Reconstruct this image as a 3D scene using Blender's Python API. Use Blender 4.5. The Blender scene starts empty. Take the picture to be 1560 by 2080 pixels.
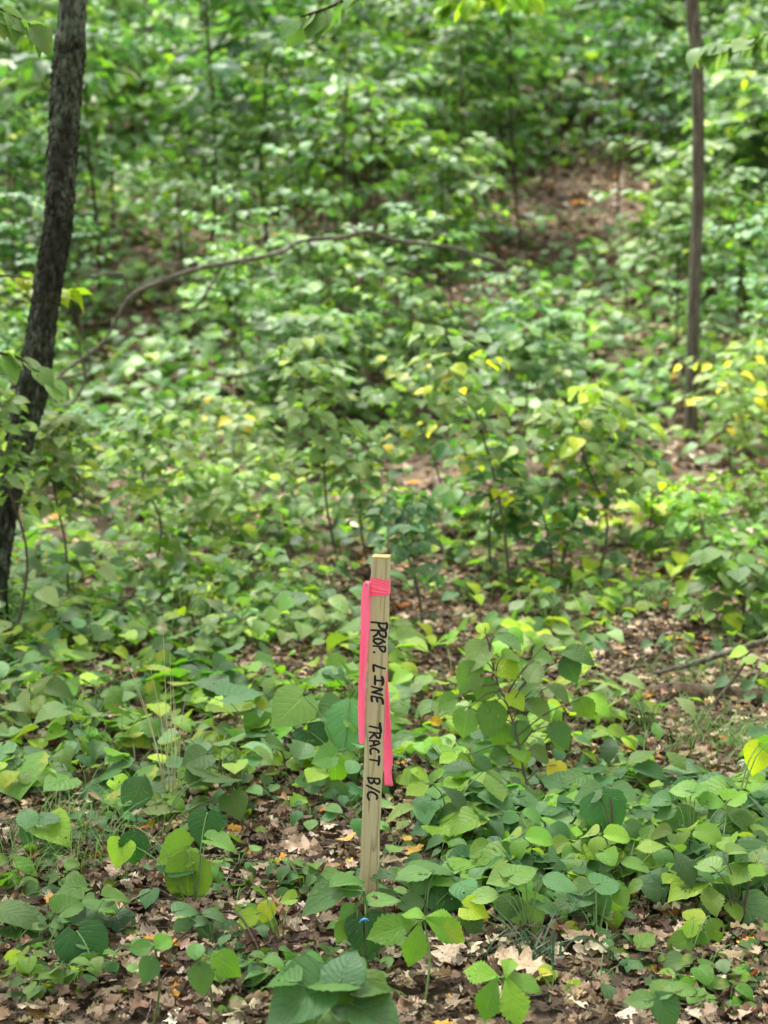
import bpy, math, random
import numpy as np
from mathutils import Vector
R = math.radians
C = bpy.context.scene.collection
SC = bpy.context.scene
rng = np.random.default_rng(7)
random.seed(7)

# ------------------------------------------------------------------ camera, sky, sun, exposure
CAM_H, PITCH, F = 1.45, R(9.2), 3600.0
cam = bpy.data.cameras.new('camera'); co = bpy.data.objects.new('camera', cam); C.objects.link(co)
co.location = (0, 0, CAM_H); co.rotation_euler = (R(90) - PITCH, 0, 0)
cam.sensor_fit = 'VERTICAL'; cam.sensor_height = 36.0; cam.lens = F / 2080 * 36.0
cam.clip_start = 0.05; cam.clip_end = 600
cam.dof.use_dof = True; cam.dof.focus_distance = 3.72; cam.dof.aperture_fstop = cam.lens / 15.0
SC.camera = co
w = bpy.data.worlds.new('World'); SC.world = w; w.use_nodes = True
nt = w.node_tree; bg = nt.nodes['Background']
sky = nt.nodes.new('ShaderNodeTexSky'); sky.sky_type = 'NISHITA'; sky.sun_disc = False
SUN_EL, SUN_ROT = R(64), R(-35)
sky.sun_elevation = SUN_EL; sky.sun_rotation = SUN_ROT; sky.air_density = 1.0; sky.dust_density = 4.0; sky.ozone_density = 0.6
hs = nt.nodes.new('ShaderNodeHueSaturation'); hs.inputs['Saturation'].default_value = 0.10
nt.links.new(sky.outputs[0], hs.inputs['Color']); nt.links.new(hs.outputs[0], bg.inputs[0]); bg.inputs[1].default_value = 0.125
sl = bpy.data.lights.new('sun', 'SUN'); sl.energy = 2.0; sl.angle = R(20); sl.color = (1, .96, .88)
so = bpy.data.objects.new('sun', sl); C.objects.link(so)
sd = Vector((math.sin(SUN_ROT) * math.cos(SUN_EL), math.cos(SUN_ROT) * math.cos(SUN_EL), math.sin(SUN_EL)))
so.rotation_euler = sd.to_track_quat('Z', 'Y').to_euler(); so.location = sd * 60
SC.view_settings.view_transform = 'Standard'; SC.view_settings.look = 'None'
SC.view_settings.exposure = 2.12; SC.view_settings.gamma = 1
SC.cycles.max_bounces = 6; SC.cycles.diffuse_bounces = 4; SC.cycles.transmission_bounces = 4; SC.cycles.glossy_bounces = 2

# ------------------------------------------------------------------ maths helpers
def hash3(i, j, k, s=0):
    n = (i * 374761393 + j * 668265263 + k * 2147483647 + s * 974634777) & 0xffffffff
    n = ((n ^ (n >> 13)) * 1274126177) & 0xffffffff
    return ((n ^ (n >> 16)) & 0xffff) / 65535.0
def vnoise(x, y, z=0.0, s=0):
    x, y, z = np.broadcast_arrays(np.asarray(x, float), np.asarray(y, float), np.asarray(z, float))
    i, j, k = np.floor(x).astype(np.int64), np.floor(y).astype(np.int64), np.floor(z).astype(np.int64)
    f, g, h = x - i, y - j, z - k
    f, g, h = f*f*(3-2*f), g*g*(3-2*g), h*h*(3-2*h)
    r = 0
    for a in (0, 1):
        for b in (0, 1):
            for c in (0, 1):
                r = r + hash3(i+a, j+b, k+c, s) * (f if a else 1-f) * (g if b else 1-g) * (h if c else 1-h)
    return r
def fbm(x, y, z=0.0, s=0, o=3):
    return sum(vnoise(np.asarray(x)*2**q, np.asarray(y)*2**q, np.asarray(z)*2**q, s+q) * .5**q for q in range(o)) / (2 - .5**(o-1))
def sp(t):                                              # softplus
    return np.logaddexp(0, t * 1.6) / 1.6
def H(x, y):                                            # terrain height
    x = np.asarray(x, float); y = np.asarray(y, float)
    h = 0.2 * sp(y - 10.2) + 0.0022 * np.clip(y - 18, 0, 45)**2
    h = h + 0.05 * (fbm(x*.6+5, y*.6, 0, 3) - .5) * np.clip((y-4)/4, 0.25, 4) + 0.025 * (fbm(x*3, y*3, 0, 9) - .5)
    return h
def ray(px, py):
    X, Y = (px - 780) / F, (1040 - py) / F
    return np.array([X, math.cos(PITCH) + Y*math.sin(PITCH), -math.sin(PITCH) + Y*math.cos(PITCH)])
def at(px, py, d):                                      # the world point seen at a pixel, at forward distance d
    r = ray(px, py); return np.array([0, 0, CAM_H]) + r * (d / r[1])
def ground(px, py):
    r = ray(px, py); lo, hi = 1.5, None
    d = 1.5
    while d < 80:
        p = np.array([0, 0, CAM_H]) + r * (d / r[1])
        if p[2] <= H(p[0], p[1]): break
        d *= 1.01
    return np.array([p[0], p[1], float(H(p[0], p[1]))])
def to_px(x, y, z):
    x = np.asarray(x, float); y = np.asarray(y, float); z = np.asarray(z, float) - CAM_H
    dep = y*math.cos(PITCH) - z*math.sin(PITCH); up = y*math.sin(PITCH) + z*math.cos(PITCH)
    return 780 + F*x/dep, 1040 - F*up/dep
def unit(v):
    v = np.asarray(v, float); return v / (np.linalg.norm(v, axis=-1, keepdims=True) + 1e-9)

# ------------------------------------------------------------------ mesh helpers
def mesh(name, V, Q, mat, parent=None, attrs=None, smooth=True, loc=None):
    V = np.asarray(V, np.float32).reshape(-1, 3); Q = np.asarray(Q, np.int32).reshape(-1, 4)
    me = bpy.data.meshes.new(name)
    me.vertices.add(len(V)); me.vertices.foreach_set('co', V.ravel())
    me.loops.add(Q.size); me.loops.foreach_set('vertex_index', Q.ravel())
    me.polygons.add(len(Q)); me.polygons.foreach_set('loop_start', np.arange(0, Q.size, 4, dtype=np.int32))
    me.polygons.foreach_set('loop_total', np.full(len(Q), 4, np.int32))
    me.polygons.foreach_set('use_smooth', np.full(len(Q), smooth))
    for k, a in (attrs or {}).items():
        a = np.asarray(a, np.float32)
        if a.shape[1] == 4:
            at_ = me.attributes.new(k, 'FLOAT_COLOR', 'POINT'); at_.data.foreach_set('color', a.ravel())
        else:
            at_ = me.attributes.new(k, 'FLOAT_VECTOR', 'POINT'); at_.data.foreach_set('vector', a.ravel())
    me.update(calc_edges=True); me.validate()
    if mat: me.materials.append(mat)
    o = bpy.data.objects.new(name, me); C.objects.link(o)
    if parent: o.parent = parent
    if loc is not None: o.location = loc
    return o
def empty(name, loc=(0, 0, 0), rz=0):
    o = bpy.data.objects.new(name, None); C.objects.link(o); o.location = tuple(float(a) for a in loc); o.rotation_euler = (0, 0, rz)
    o.empty_display_size = .05
    return o
LONG = set()
def tag(o, label=None, cat=None, group=None, kind=None):
    if label and len(label.replace('-', ' ').split()) > 16: LONG.add(label)
    if label: o['label'] = label
    if cat: o['category'] = cat
    if group: o['group'] = group
    if kind: o['kind'] = kind
    return o
KIDS = {}
def kid(p, c): KIDS.setdefault(p.name, []).append(c); return c
def copy_thing(o, loc, rz, s=1.0):
    c = o.copy(); C.objects.link(c); c.location = tuple(float(a) for a in loc); c.rotation_euler = (random.uniform(-.06, .06), random.uniform(-.06, .06), rz); c.scale = (s, s, s)
    for ch in KIDS.get(o.name, []):
        d = ch.copy(); C.objects.link(d); d.parent = c
    return c

def smooth_path(P, n):
    P = np.asarray(P, float); 
    if len(P) < 3: t = np.linspace(0, 1, n)[:, None]; return P[0]*(1-t) + P[-1]*t
    Pe = np.vstack([2*P[0]-P[1], P, 2*P[-1]-P[-2]]); out = []
    for u in np.linspace(0, len(P)-1-1e-6, n):
        i = int(u); t = u - i; a, b, c, d = Pe[i:i+4]
        out.append(.5*((2*b) + (-a+c)*t + (2*a-5*b+4*c-d)*t*t + (-a+3*b-3*c+d)*t**3))
    return np.array(out)
class Tubes:
    def __init__(s): s.V = []; s.Q = []; s.n = 0
    def add(s, P, r, n=None, seg=6, disp=None):
        P = smooth_path(P, n) if n else np.asarray(P, float)
        rr = np.interp(np.linspace(0, 1, len(P)), np.linspace(0, 1, len(r)), r) if np.ndim(r) else np.full(len(P), r)
        T = unit(np.gradient(P, axis=0)); ref = np.array([0.3, 1, .1]) if abs(T[0][1]) < .8 else np.array([1, 0, .2])
        A = unit(np.cross(T, ref)); B = np.cross(T, A)
        th = np.linspace(0, 2*math.pi, seg, endpoint=False)
        ring = P[:, None] + (A[:, None]*np.cos(th)[None, :, None] + B[:, None]*np.sin(th)[None, :, None]) * rr[:, None, None]
        if disp is not None:
            nn = unit(ring - P[:, None]); ring = ring + nn * disp(ring)[..., None]
        m = len(P)
        i, j = np.meshgrid(np.arange(m-1), np.arange(seg), indexing='ij'); a = i*seg+j; b = i*seg+(j+1) % seg
        s.V.append(ring.reshape(-1, 3)); s.Q.append(np.stack([a, b, b+seg, a+seg], -1).reshape(-1, 4) + s.n); s.n += m*seg
        for e in (0, m-1):                               # end caps
            c = np.vstack([P[e:e+1]]); s.V.append(c); ci = s.n; s.n += 1
            base = s.n - 1 - m*seg - (0 if e == 0 else 1) + e*seg
            js = np.arange(0, seg - 1, 2)
            q = np.stack([np.full(len(js), ci), base+js, base+js+1, base+(js+2) % seg], -1)
            s.Q.append(q if e == 0 else q[:, ::-1])
    def build(s, name, mat, parent=None, off=None):
        V = np.vstack(s.V)
        if off is not None: V = V - np.asarray(off)
        return mesh(name, V, np.vstack(s.Q), mat, parent)

# ------------------------------------------------------------------ leaf templates
PROF = {
 'heart': ([0,.04,.12,.25,.42,.6,.78,.9,1], [.10,.34,.46,.50,.45,.34,.17,.06,.004]),
 'ovate': ([0,.08,.2,.35,.5,.68,.83,.94,1], [.02,.17,.29,.35,.33,.25,.13,.04,.003]),
 'serrate': ([0,.08,.2,.35,.5,.68,.83,.94,1], [.03,.2,.31,.37,.36,.27,.15,.05,.003]),
 'leaflet': ([0,.1,.25,.4,.55,.7,.85,.95,1], [.015,.07,.15,.23,.28,.25,.13,.04,.003]),
 'maple': ([0,.06,.2,.34,.42,.55,.66,.8,1], [.03,.22,.42,.3,.52,.34,.3,.12,.004]),
 'round': ([0,.08,.2,.35,.5,.7,.85,.95,1], [.05,.25,.38,.43,.43,.37,.25,.12,.02]),
}
def leaf_t(kind, nu, nv, droop=.25, fold=.25, ripple=.012, seed=0, side=0.0):
    r = np.random.default_rng(seed)
    u = np.linspace(0, 1, nu+1); v = np.linspace(-1, 1, nv+1)
    if kind == 'oak':
        W = .36 * (.28 + .72*np.abs(np.sin(u*math.pi*3.4+.3))**.8) * np.sin(np.clip(u*.93+.07, 0, 1)*math.pi)**.45; W[-1] = .02
        W = W * (1 + .25*(r.random(nu+1)-.5))
    else:
        W = np.interp(u, *PROF[kind])
    U, Vv = np.meshgrid(u, v, indexing='ij'); Wd = W[:, None] * np.ones_like(U)
    if kind in ('serrate', 'leaflet', 'ovate') and nu >= 10:
        edge = (np.abs(Vv) > .98); amp = {'serrate': .05, 'leaflet': .10, 'ovate': .015}[kind]
        Wd = Wd * (1 + edge * amp * np.where(np.arange(nu+1) % 2, 1, -1)[:, None] * (U > (.35 if kind == 'leaflet' else .05)))
    if nu >= 6 and kind != 'oak': Wd = Wd * (1 + .05*(r.random(nu+1)-.5))[:, None]
    X = Wd * Vv + side * U**2
    Y = U.copy()
    if kind == 'heart': Y = Y - .17*np.abs(Vv)**1.6*(1-U)**4
    elif kind == 'maple': Y = Y + .14*np.abs(Vv)*(Wd/.5)
    elif kind == 'round': Y = Y - .05*np.abs(Vv)**1.6*(1-U)**4
    else: Y = Y + .04*np.abs(Vv)*(1-U)
    if kind == 'oak':
        cu, cv = r.uniform(-1.0, 1.4), r.choice([-.9, -.4, .3, .8, 1.2, 2.0])*r.uniform(.7, 1.2)
        Z = .16*cu*(U-.5)**2*2 + cv*X**2*1.3 + .05*r.normal()*np.sin(U*7+Vv*2) + .04*r.normal()*np.sin(U*13-Vv*4)
        X = X * (1 - min(.4, abs(cv)*.14)); Y = Y + .10*np.abs(Vv)*Wd/.36
    else:
        Z = -droop*U**2 + fold*np.abs(X)*(1-.5*U) + ripple*np.sin((U-.42*np.abs(Vv))*2*math.pi*6.5)*np.abs(Vv)*(Wd/.35)
        Z = Z + .03*np.sin(U*5+seed)*Vv
        Y = Y - droop*.35*U**2
    V = np.stack([X, Y, Z], -1).reshape(-1, 3)
    i, j = np.meshgrid(np.arange(nu), np.arange(nv), indexing='ij'); a = i*(nv+1)+j
    Q = np.stack([a, a+1, a+nv+2, a+nv+1], -1).reshape(-1, 4)
    return V, Q, np.stack([U.ravel(), Vv.ravel()], -1)
TPL = {}
def tpl(kind, lod):
    key = (kind, lod)
    if key not in TPL:
        nu, nv = {'hi': (16, 6), 'mid': (8, 4), 'lo': (4, 2)}[lod]
        if kind in ('serrate', 'leaflet') and lod == 'hi': nu = 22
        if kind == 'oak': nu = {'hi': 18, 'mid': 12, 'lo': 5}[lod]; nv = {'hi': 4, 'mid': 3, 'lo': 2}[lod]
        k = 14 if kind == 'oak' else 5
        TPL[key] = [leaf_t(kind, nu, nv, droop=.10+.10*q, fold=[.2, .05, .45, .3, .12][q % 5], seed=q*13+5, side=[0, .06, -.07, .03, -.03][q % 5]) for q in range(k)]
    return TPL[key]
class Leaves:
    def __init__(s): s.L = {}
    def add(s, kind, lod, pos, d, n, size, col):
        """arrays (or one) of position, tip direction, normal, length in metres, linear colour"""
        pos = np.atleast_2d(pos); N = len(pos)
        d = np.broadcast_to(np.atleast_2d(d), (N, 3)); n = np.broadcast_to(np.atleast_2d(n), (N, 3))
        size = np.broadcast_to(np.atleast_1d(size), (N,)); col = np.broadcast_to(np.atleast_2d(col), (N, 3))
        T = tpl(kind, lod); pick = rng.integers(0, len(T), N)
        for q in range(len(T)):
            m = pick == q
            if m.any(): s.L.setdefault((kind, lod, q), []).append((pos[m], d[m], n[m], size[m], col[m]))
    def build(s, name, mat, parent=None, off=None):
        VV, QQ, CC, UU, n0 = [], [], [], [], 0
        for (kind, lod, q), lst in s.L.items():
            V, Q, uv = tpl(kind, lod)[q]
            pos, d, n, size, col = [np.concatenate(a) for a in zip(*lst)]
            d = unit(d); x = unit(np.cross(d, n)); nn = np.cross(x, d)
            P = pos[:, None] + size[:, None, None]*(x[:, None]*V[None, :, 0:1] + d[:, None]*V[None, :, 1:2] + nn[:, None]*V[None, :, 2:3])
            N, k = len(pos), len(V)
            VV.append(P.reshape(-1, 3)); QQ.append((Q[None] + (np.arange(N)*k)[:, None, None]).reshape(-1, 4) + n0); n0 += N*k
            CC.append(np.repeat(np.concatenate([col, np.ones((N, 1))], 1), k, 0))
            UU.append(np.concatenate([np.tile(uv, (N, 1)), np.repeat(rng.random(N), k)[:, None]], 1))
        V = np.vstack(VV)
        if off is not None: V = V - np.asarray(off)
        return mesh(name, V, np.vstack(QQ), mat, parent, {'lc': np.vstack(CC), 'luv': np.vstack(UU)})
def rvec(N, tilt, lean=(0, 0, 0)):
    """random near-up normals"""
    n = rng.normal(size=(N, 3)) * tilt; n[:, 2] = 1; return unit(n + np.asarray(lean))
GREENS = {
 'fore': [(.070,.160,.040), (.050,.122,.034), (.092,.200,.050), (.120,.232,.062), (.060,.140,.048), (.085,.19,.034)],
 'bright': [(.13,.26,.028), (.17,.32,.035), (.11,.22,.030), (.095,.19,.030)],
 'pale': [(.145,.25,.085), (.185,.29,.11), (.115,.215,.060), (.095,.185,.050), (.22,.32,.13), (.11,.20,.055)],
 'cool': [(.074,.165,.066), (.098,.200,.084), (.056,.138,.055)],
 'hill': [(.090,.180,.060), (.07,.145,.052), (.15,.24,.11), (.115,.22,.058), (.14,.23,.09), (.15,.27,.055), (.06,.125,.045), (.12,.21,.085)],
 'yellow': [(.44,.46,.03), (.36,.44,.04), (.52,.48,.06)],
 'lime': [(.26,.38,.03), (.20,.33,.035)],
 'deep': [(.022,.075,.022), (.03,.09,.03)],
 'rust': [(.35,.14,.03), (.45,.25,.05)],
 'litter': [(.33,.255,.165), (.23,.17,.11), (.38,.31,.215), (.13,.09,.058), (.075,.052,.034), (.27,.19,.115), (.46,.385,.28), (.18,.13,.085), (.10,.072,.047), (.06,.045,.03)],
}
def cols(pal, N, extra=None, p=0.0, j=.16):
    a = np.array(GREENS[pal]); c = a[rng.integers(0, len(a), N)]
    if extra:
        b = np.array(GREENS[extra]); m = rng.random(N) < p; c[m] = b[rng.integers(0, len(b), m.sum())]
    return np.clip(c * np.exp(rng.normal(size=(N, 1))*j) * np.exp(rng.normal(size=(N, 3))*.05), 0, .85)

# ------------------------------------------------------------------ materials
class NT:
    def __init__(s, name):
        s.m = bpy.data.materials.new(name); s.m.use_nodes = True; s.t = s.m.node_tree; s.t.nodes.clear()
        s.out = s.n('ShaderNodeOutputMaterial')
    def n(s, k, **kw):
        x = s.t.nodes.new(k)
        for a, b in kw.items(): setattr(x, a, b)
        return x
    def l(s, a, b): s.t.links.new(a, b)
    def put(s, node, i, v):
        if hasattr(v, 'is_linked') or isinstance(v, bpy.types.NodeSocket): s.l(v, node.inputs[i])
        elif v is not None: node.inputs[i].default_value = v
    def math(s, op, a, b=None, c=None, clamp=False):
        x = s.n('ShaderNodeMath', operation=op, use_clamp=clamp)
        for i, v in enumerate((a, b, c)): s.put(x, i, v)
        return x.outputs[0]
    def mix(s, f, a, b, blend='MIX'):
        x = s.n('ShaderNodeMix', data_type='RGBA', blend_type=blend); s.put(x, 0, f); s.put(x, 6, a); s.put(x, 7, b); return x.outputs[2]
    def noise(s, vec, scale, detail=3, rough=.55, dist=0):
        x = s.n('ShaderNodeTexNoise'); 
        if vec is not None: s.l(vec, x.inputs['Vector'])
        x.inputs['Scale'].default_value = scale; x.inputs['Detail'].default_value = detail; x.inputs['Roughness'].default_value = rough; x.inputs['Distortion'].default_value = dist
        return x.outputs[0]
    def ramp(s, f, stops):
        x = s.n('ShaderNodeValToRGB'); s.l(f, x.inputs[0]); e = x.color_ramp.elements
        while len(e) < len(stops): e.new(.5)
        for k, (p, c) in zip(e, stops): k.position = p; k.color = (*c, 1) if len(c) == 3 else c
        return x.outputs[0]
    def step(s, f, a, b):
        x = s.n('ShaderNodeMapRange', interpolation_type='SMOOTHSTEP'); s.l(f, x.inputs[0]); x.inputs[1].default_value = a; x.inputs[2].default_value = b; return x.outputs[0]
    def bump(s, h, st, dist=.01):
        x = s.n('ShaderNodeBump'); s.l(h, x.inputs['Height']); x.inputs['Strength'].default_value = st; x.inputs['Distance'].default_value = dist; return x.outputs[0]
    def map(s, scale=(1, 1, 1), src='Object'):
        tc = s.n('ShaderNodeTexCoord'); m = s.n('ShaderNodeMapping'); s.l(tc.outputs[src], m.inputs[0]); m.inputs['Scale'].default_value = scale; return m.outputs[0]
    def pbr(s, col, rough=.6, spec=.4, normal=None):
        p = s.n('ShaderNodeBsdfPrincipled'); s.put(p, 'Base Color', col); s.put(p, 'Roughness', rough); p.inputs['Specular IOR Level'].default_value = spec
        if normal is not None: s.l(normal, p.inputs['Normal'])
        return p.outputs[0]
    def fin(s, sh): s.l(sh, s.out.inputs[0]); return s.m

def leaf_mat(name, detail=True, trans=.36, dead=False):
    t = NT(name)
    a = t.n('ShaderNodeAttribute', attribute_name='lc').outputs['Color']
    uvn = t.n('ShaderNodeAttribute', attribute_name='luv'); s = t.n('ShaderNodeSeparateXYZ'); t.l(uvn.outputs['Vector'], s.inputs[0])
    u, v, rnd = s.outputs
    oi = t.n('ShaderNodeObjectInfo').outputs['Random']
    h = t.n('ShaderNodeHueSaturation'); t.l(a, h.inputs['Color'])
    if not dead:
        t.l(t.math('MULTIPLY_ADD', oi, .035, .4825), h.inputs['Hue'])
        t.l(t.math('MULTIPLY_ADD', t.math('FRACT', t.math('MULTIPLY', oi, 7.31)), .5, .78), h.inputs['Value'])
    base = h.outputs[0]; normal = None
    av = t.math('ABSOLUTE', v)
    vec = t.map((1, 1, 1))
    if detail:
        wob = t.math('MULTIPLY_ADD', t.noise(vec, 22, 2), .10, -.05); u = t.math('ADD', u, wob)
        mid = t.math('SUBTRACT', 1, t.step(av, .015, .06))
        tt = t.math('FRACT', t.math('SUBTRACT', t.math('MULTIPLY', u, 7.0), t.math('MULTIPLY', av, 2.6)))
        side = t.math('SUBTRACT', 1, t.step(t.math('ABSOLUTE', t.math('SUBTRACT', tt, .5)), .02, .12))
        vein = t.math('MAXIMUM', mid, t.math('MULTIPLY', side, .6))
        n1 = t.noise(vec, 38, 4); n2 = t.noise(vec, 160, 2)
        if dead:
            base = t.mix(t.math('MULTIPLY', t.step(n1, .4, .75), .6), base, t.mix(1, base, (.45, .38, .33, 1), 'MULTIPLY'))
            base = t.mix(t.math('MULTIPLY', vein, .3), base, (.16, .09, .05, 1))
            base = t.mix(t.math('MULTIPLY', t.step(n2, .62, .7), .6), base, (.07, .045, .03, 1))
            normal = t.bump(t.math('ADD', t.math('MULTIPLY', vein, .5), t.math('ADD', n1, n2)), .5, .004)
        else:
            base = t.mix(t.math('MULTIPLY_ADD', n1, .9, -.25, clamp=True), base, t.mix(1, base, (1.5, 1.25, .9, 1), 'MULTIPLY'))
            base = t.mix(t.math('MULTIPLY', vein, .38), base, t.mix(1, base, (1.9, 1.6, 1.5, 1), 'MULTIPLY'))
            sp_ = t.math('MULTIPLY', t.step(n2, .66, .71), t.step(rnd, .3, .4))
            base = t.mix(t.math('MULTIPLY', sp_, .7), base, (.30, .22, .08, 1))
            ye = t.math('MULTIPLY', t.math('MULTIPLY', t.step(rnd, .84, .95), t.step(t.noise(vec, 14, 2), .5, .62)), .75)
            base = t.mix(ye, base, (.36, .36, .05, 1))
            normal = t.bump(t.math('ADD', t.math('MULTIPLY', vein, -.8), t.math('ADD', t.math('MULTIPLY', n1, .9), t.math('MULTIPLY', side, -.3))), .6, .004)
    p = t.pbr(base, .82 if dead else .46, .2 if dead else .22, normal)
    tr = t.n('ShaderNodeBsdfTranslucent'); t.l(t.mix(1, base, (1.1, .9, .7, 1) if dead else (1.45, 1.75, .60, 1), 'MULTIPLY'), tr.inputs[0])
    mx = t.n('ShaderNodeMixShader'); mx.inputs[0].default_value = .12 if dead else trans; t.l(p, mx.inputs[1]); t.l(tr.outputs[0], mx.inputs[2])
    sh = mx.outputs[0]
    if detail:                                           # insect holes and torn bits
        hole = t.math('MULTIPLY', t.math('GREATER_THAN', t.noise(vec, 55, 1), .735 if not dead else .70), t.math('GREATER_THAN', rnd, .5))
        tp = t.n('ShaderNodeBsdfTransparent'); m2 = t.n('ShaderNodeMixShader'); t.l(hole, m2.inputs[0]); t.l(sh, m2.inputs[1]); t.l(tp.outputs[0], m2.inputs[2]); sh = m2.outputs[0]
    return t.fin(sh)
M_LEAF = leaf_mat('green_leaf'); M_LEAF_FAR = leaf_mat('distant_leaf', detail=False, trans=.30); M_DEAD = leaf_mat('dead_leaf', dead=True)
def bark_mat(name, dark, light, lichen, lf=.3, vs=(1, 1, .25), sc=45):
    t = NT(name); v = t.map(vs); v0 = t.map(); v3 = t.map((1, 1, .45))
    n = t.noise(v, sc, 5, .65, .4)
    c = t.ramp(n, [(.34, dark), (.62, light), (.82, tuple(min(1, a*1.35) for a in light))])
    l1 = t.step(t.noise(v3, 7, 3, .6, .6), .62-lf*.3, .70-lf*.3); l2 = t.step(t.noise(v3, 48, 5, .7), .44, .56)
    c = t.mix(t.math('MULTIPLY', t.math('MULTIPLY', l1, l2), .6), c, (*lichen, 1))
    return t.fin(t.pbr(c, .9, .2, t.bump(t.math('ADD', n, t.math('MULTIPLY', t.noise(v0, 240, 2), .4)), .9, .012)))
M_BARK = bark_mat('flaky_bark', (.011, .011, .008), (.058, .060, .042), (.17, .22, .15), .5)
M_BARK2 = bark_mat('furrowed_bark', (.045, .040, .028), (.15, .135, .10), (.18, .19, .13), .25, (1, 1, .12), 60)
M_DEADWOOD = bark_mat('dead_wood', (.045, .04, .03), (.15, .135, .10), (.22, .23, .17), .35, (1, 1, 1), 60)
M_LOG = bark_mat('rotting_log', (.025, .018, .012), (.12, .085, .055), (.1, .12, .06), .2, (1, 1, 1), 30)
M_BIRCH = bark_mat('pale_bark', (.25, .23, .2), (.62, .6, .55), (.12, .11, .09), .05, (1, 1, 1), 30)
M_TWIG = bark_mat('dark_twig', (.03, .02, .014), (.09, .065, .045), (.12, .11, .08), .1, (1, 1, 1), 120)
def flat_mat(name, col, rough=.6, spec=.4, var=.25, sc=60, trans=0):
    t = NT(name); n = t.noise(t.map(), sc, 3)
    c = t.mix(n, tuple(a*(1-var) for a in col) + (1,), tuple(min(1, a*(1+var)) for a in col) + (1,))
    sh = t.pbr(c, rough, spec, t.bump(n, .15, .002))
    if trans:
        tr = t.n('ShaderNodeBsdfTranslucent'); t.l(c, tr.inputs[0]); mx = t.n('ShaderNodeMixShader'); mx.inputs[0].default_value = trans
        t.l(sh, mx.inputs[1]); t.l(tr.outputs[0], mx.inputs[2]); sh = mx.outputs[0]
    return t.fin(sh)
M_STEM = flat_mat('green_stem', (.11, .19, .05)); M_STEM_RED = flat_mat('brown_stem', (.07, .05, .035))
M_STRAW = flat_mat('dry_straw', (.50, .43, .26), .6, .3, .2); M_GRASS = flat_mat('grass_blade', (.14, .27, .05), .5, .4, .35, 20, .3)
M_SEDGE = flat_mat('blue_green_blade', (.06, .13, .06), .5, .4, .2, 20, .25)
def ink_mat():
    t = NT('marker_ink'); n = t.noise(t.map((1, 1, .08)), 420, 3, .6)
    return t.fin(t.pbr(t.mix(t.math('MULTIPLY', t.step(n, .60, .74), .7), (.007, .006, .009, 1), (.16, .14, .08, 1)), .45, .4))
M_INK = ink_mat()
M_BLUE = flat_mat('blue_plastic', (.01, .28, .62), .4, .5, .1)
def tape_mat(name='fluorescent_film', tr_=.45, a_=(1.0, .22, .36, 1), b_=(1.0, .34, .52, 1)):
    t = NT(name); v = t.map((1, 1, .3)); n = t.noise(v, 60, 3)
    c = t.mix(n, a_, b_)
    p = t.pbr(c, .38, .45, t.bump(t.noise(t.map((1, 1, .12)), 130, 3), .6, .003))
    tr = t.n('ShaderNodeBsdfTranslucent'); tr.inputs[0].default_value = (1, .32, .50, 1)
    mx = t.n('ShaderNodeMixShader'); mx.inputs[0].default_value = tr_; t.l(p, mx.inputs[1]); t.l(tr.outputs[0], mx.inputs[2])
    return t.fin(mx.outputs[0])
M_TAPE = tape_mat(); M_TAPE2 = tape_mat('fluorescent_film_on_wood', .0, (1, .10, .17, 1), (1, .16, .26, 1))
def wood_mat():
    t = NT('sawn_pine'); v = t.map((1, 1, .035)); v2 = t.map((1, 1, .1))
    n = t.noise(v, 90, 3, .5, .6); fine = t.noise(v, 420, 3)
    big = t.noise(t.map((1, 1, .045)), 26, 2, .5, .3)
    fr = t.math('FRACT', t.math('MULTIPLY', big, 8.5)); ring = t.math('MULTIPLY', t.step(fr, .55, .93), t.math('SUBTRACT', 1, t.step(fr, .95, 1.0)))
    c = t.mix(n, (.42, .38, .20, 1), (.53, .48, .29, 1))
    c = t.mix(t.math('MULTIPLY', ring, .6), c, (.17, .15, .065, 1))
    c = t.mix(t.math('MULTIPLY', t.step(fine, .5, .75), .3), c, (.22, .18, .09, 1))
    c = t.mix(t.math('MULTIPLY', t.step(t.noise(v2, 22, 2), .52, .72), .4), c, (.36, .20, .08, 1))
    sx = t.n('ShaderNodeSeparateXYZ'); t.l(t.map(), sx.inputs[0])
    mud = t.math('MULTIPLY', t.math('SUBTRACT', 1, t.step(t.math('ADD', sx.outputs[2], t.math('MULTIPLY', t.noise(t.map(), 45, 4), .10)), .05, .13)), .75)
    c = t.mix(mud, c, (.075, .052, .032, 1))
    c = t.mix(t.math('MULTIPLY', t.step(t.noise(t.map(), 130, 3), .66, .74), .35), c, (.16, .13, .07, 1))
    return t.fin(t.pbr(c, .75, .25, t.bump(t.math('ADD', fine, t.math('MULTIPLY', ring, -.6)), .25, .001)))
M_WOOD = wood_mat()
def endgrain():
    t = NT('cut_end_grain'); n = t.noise(t.map(), 300, 3)
    return t.fin(t.pbr(t.mix(n, (.34, .22, .08, 1), (.52, .37, .16, 1)), .8, .2, t.bump(n, .4, .002)))
M_END = endgrain()
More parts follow.
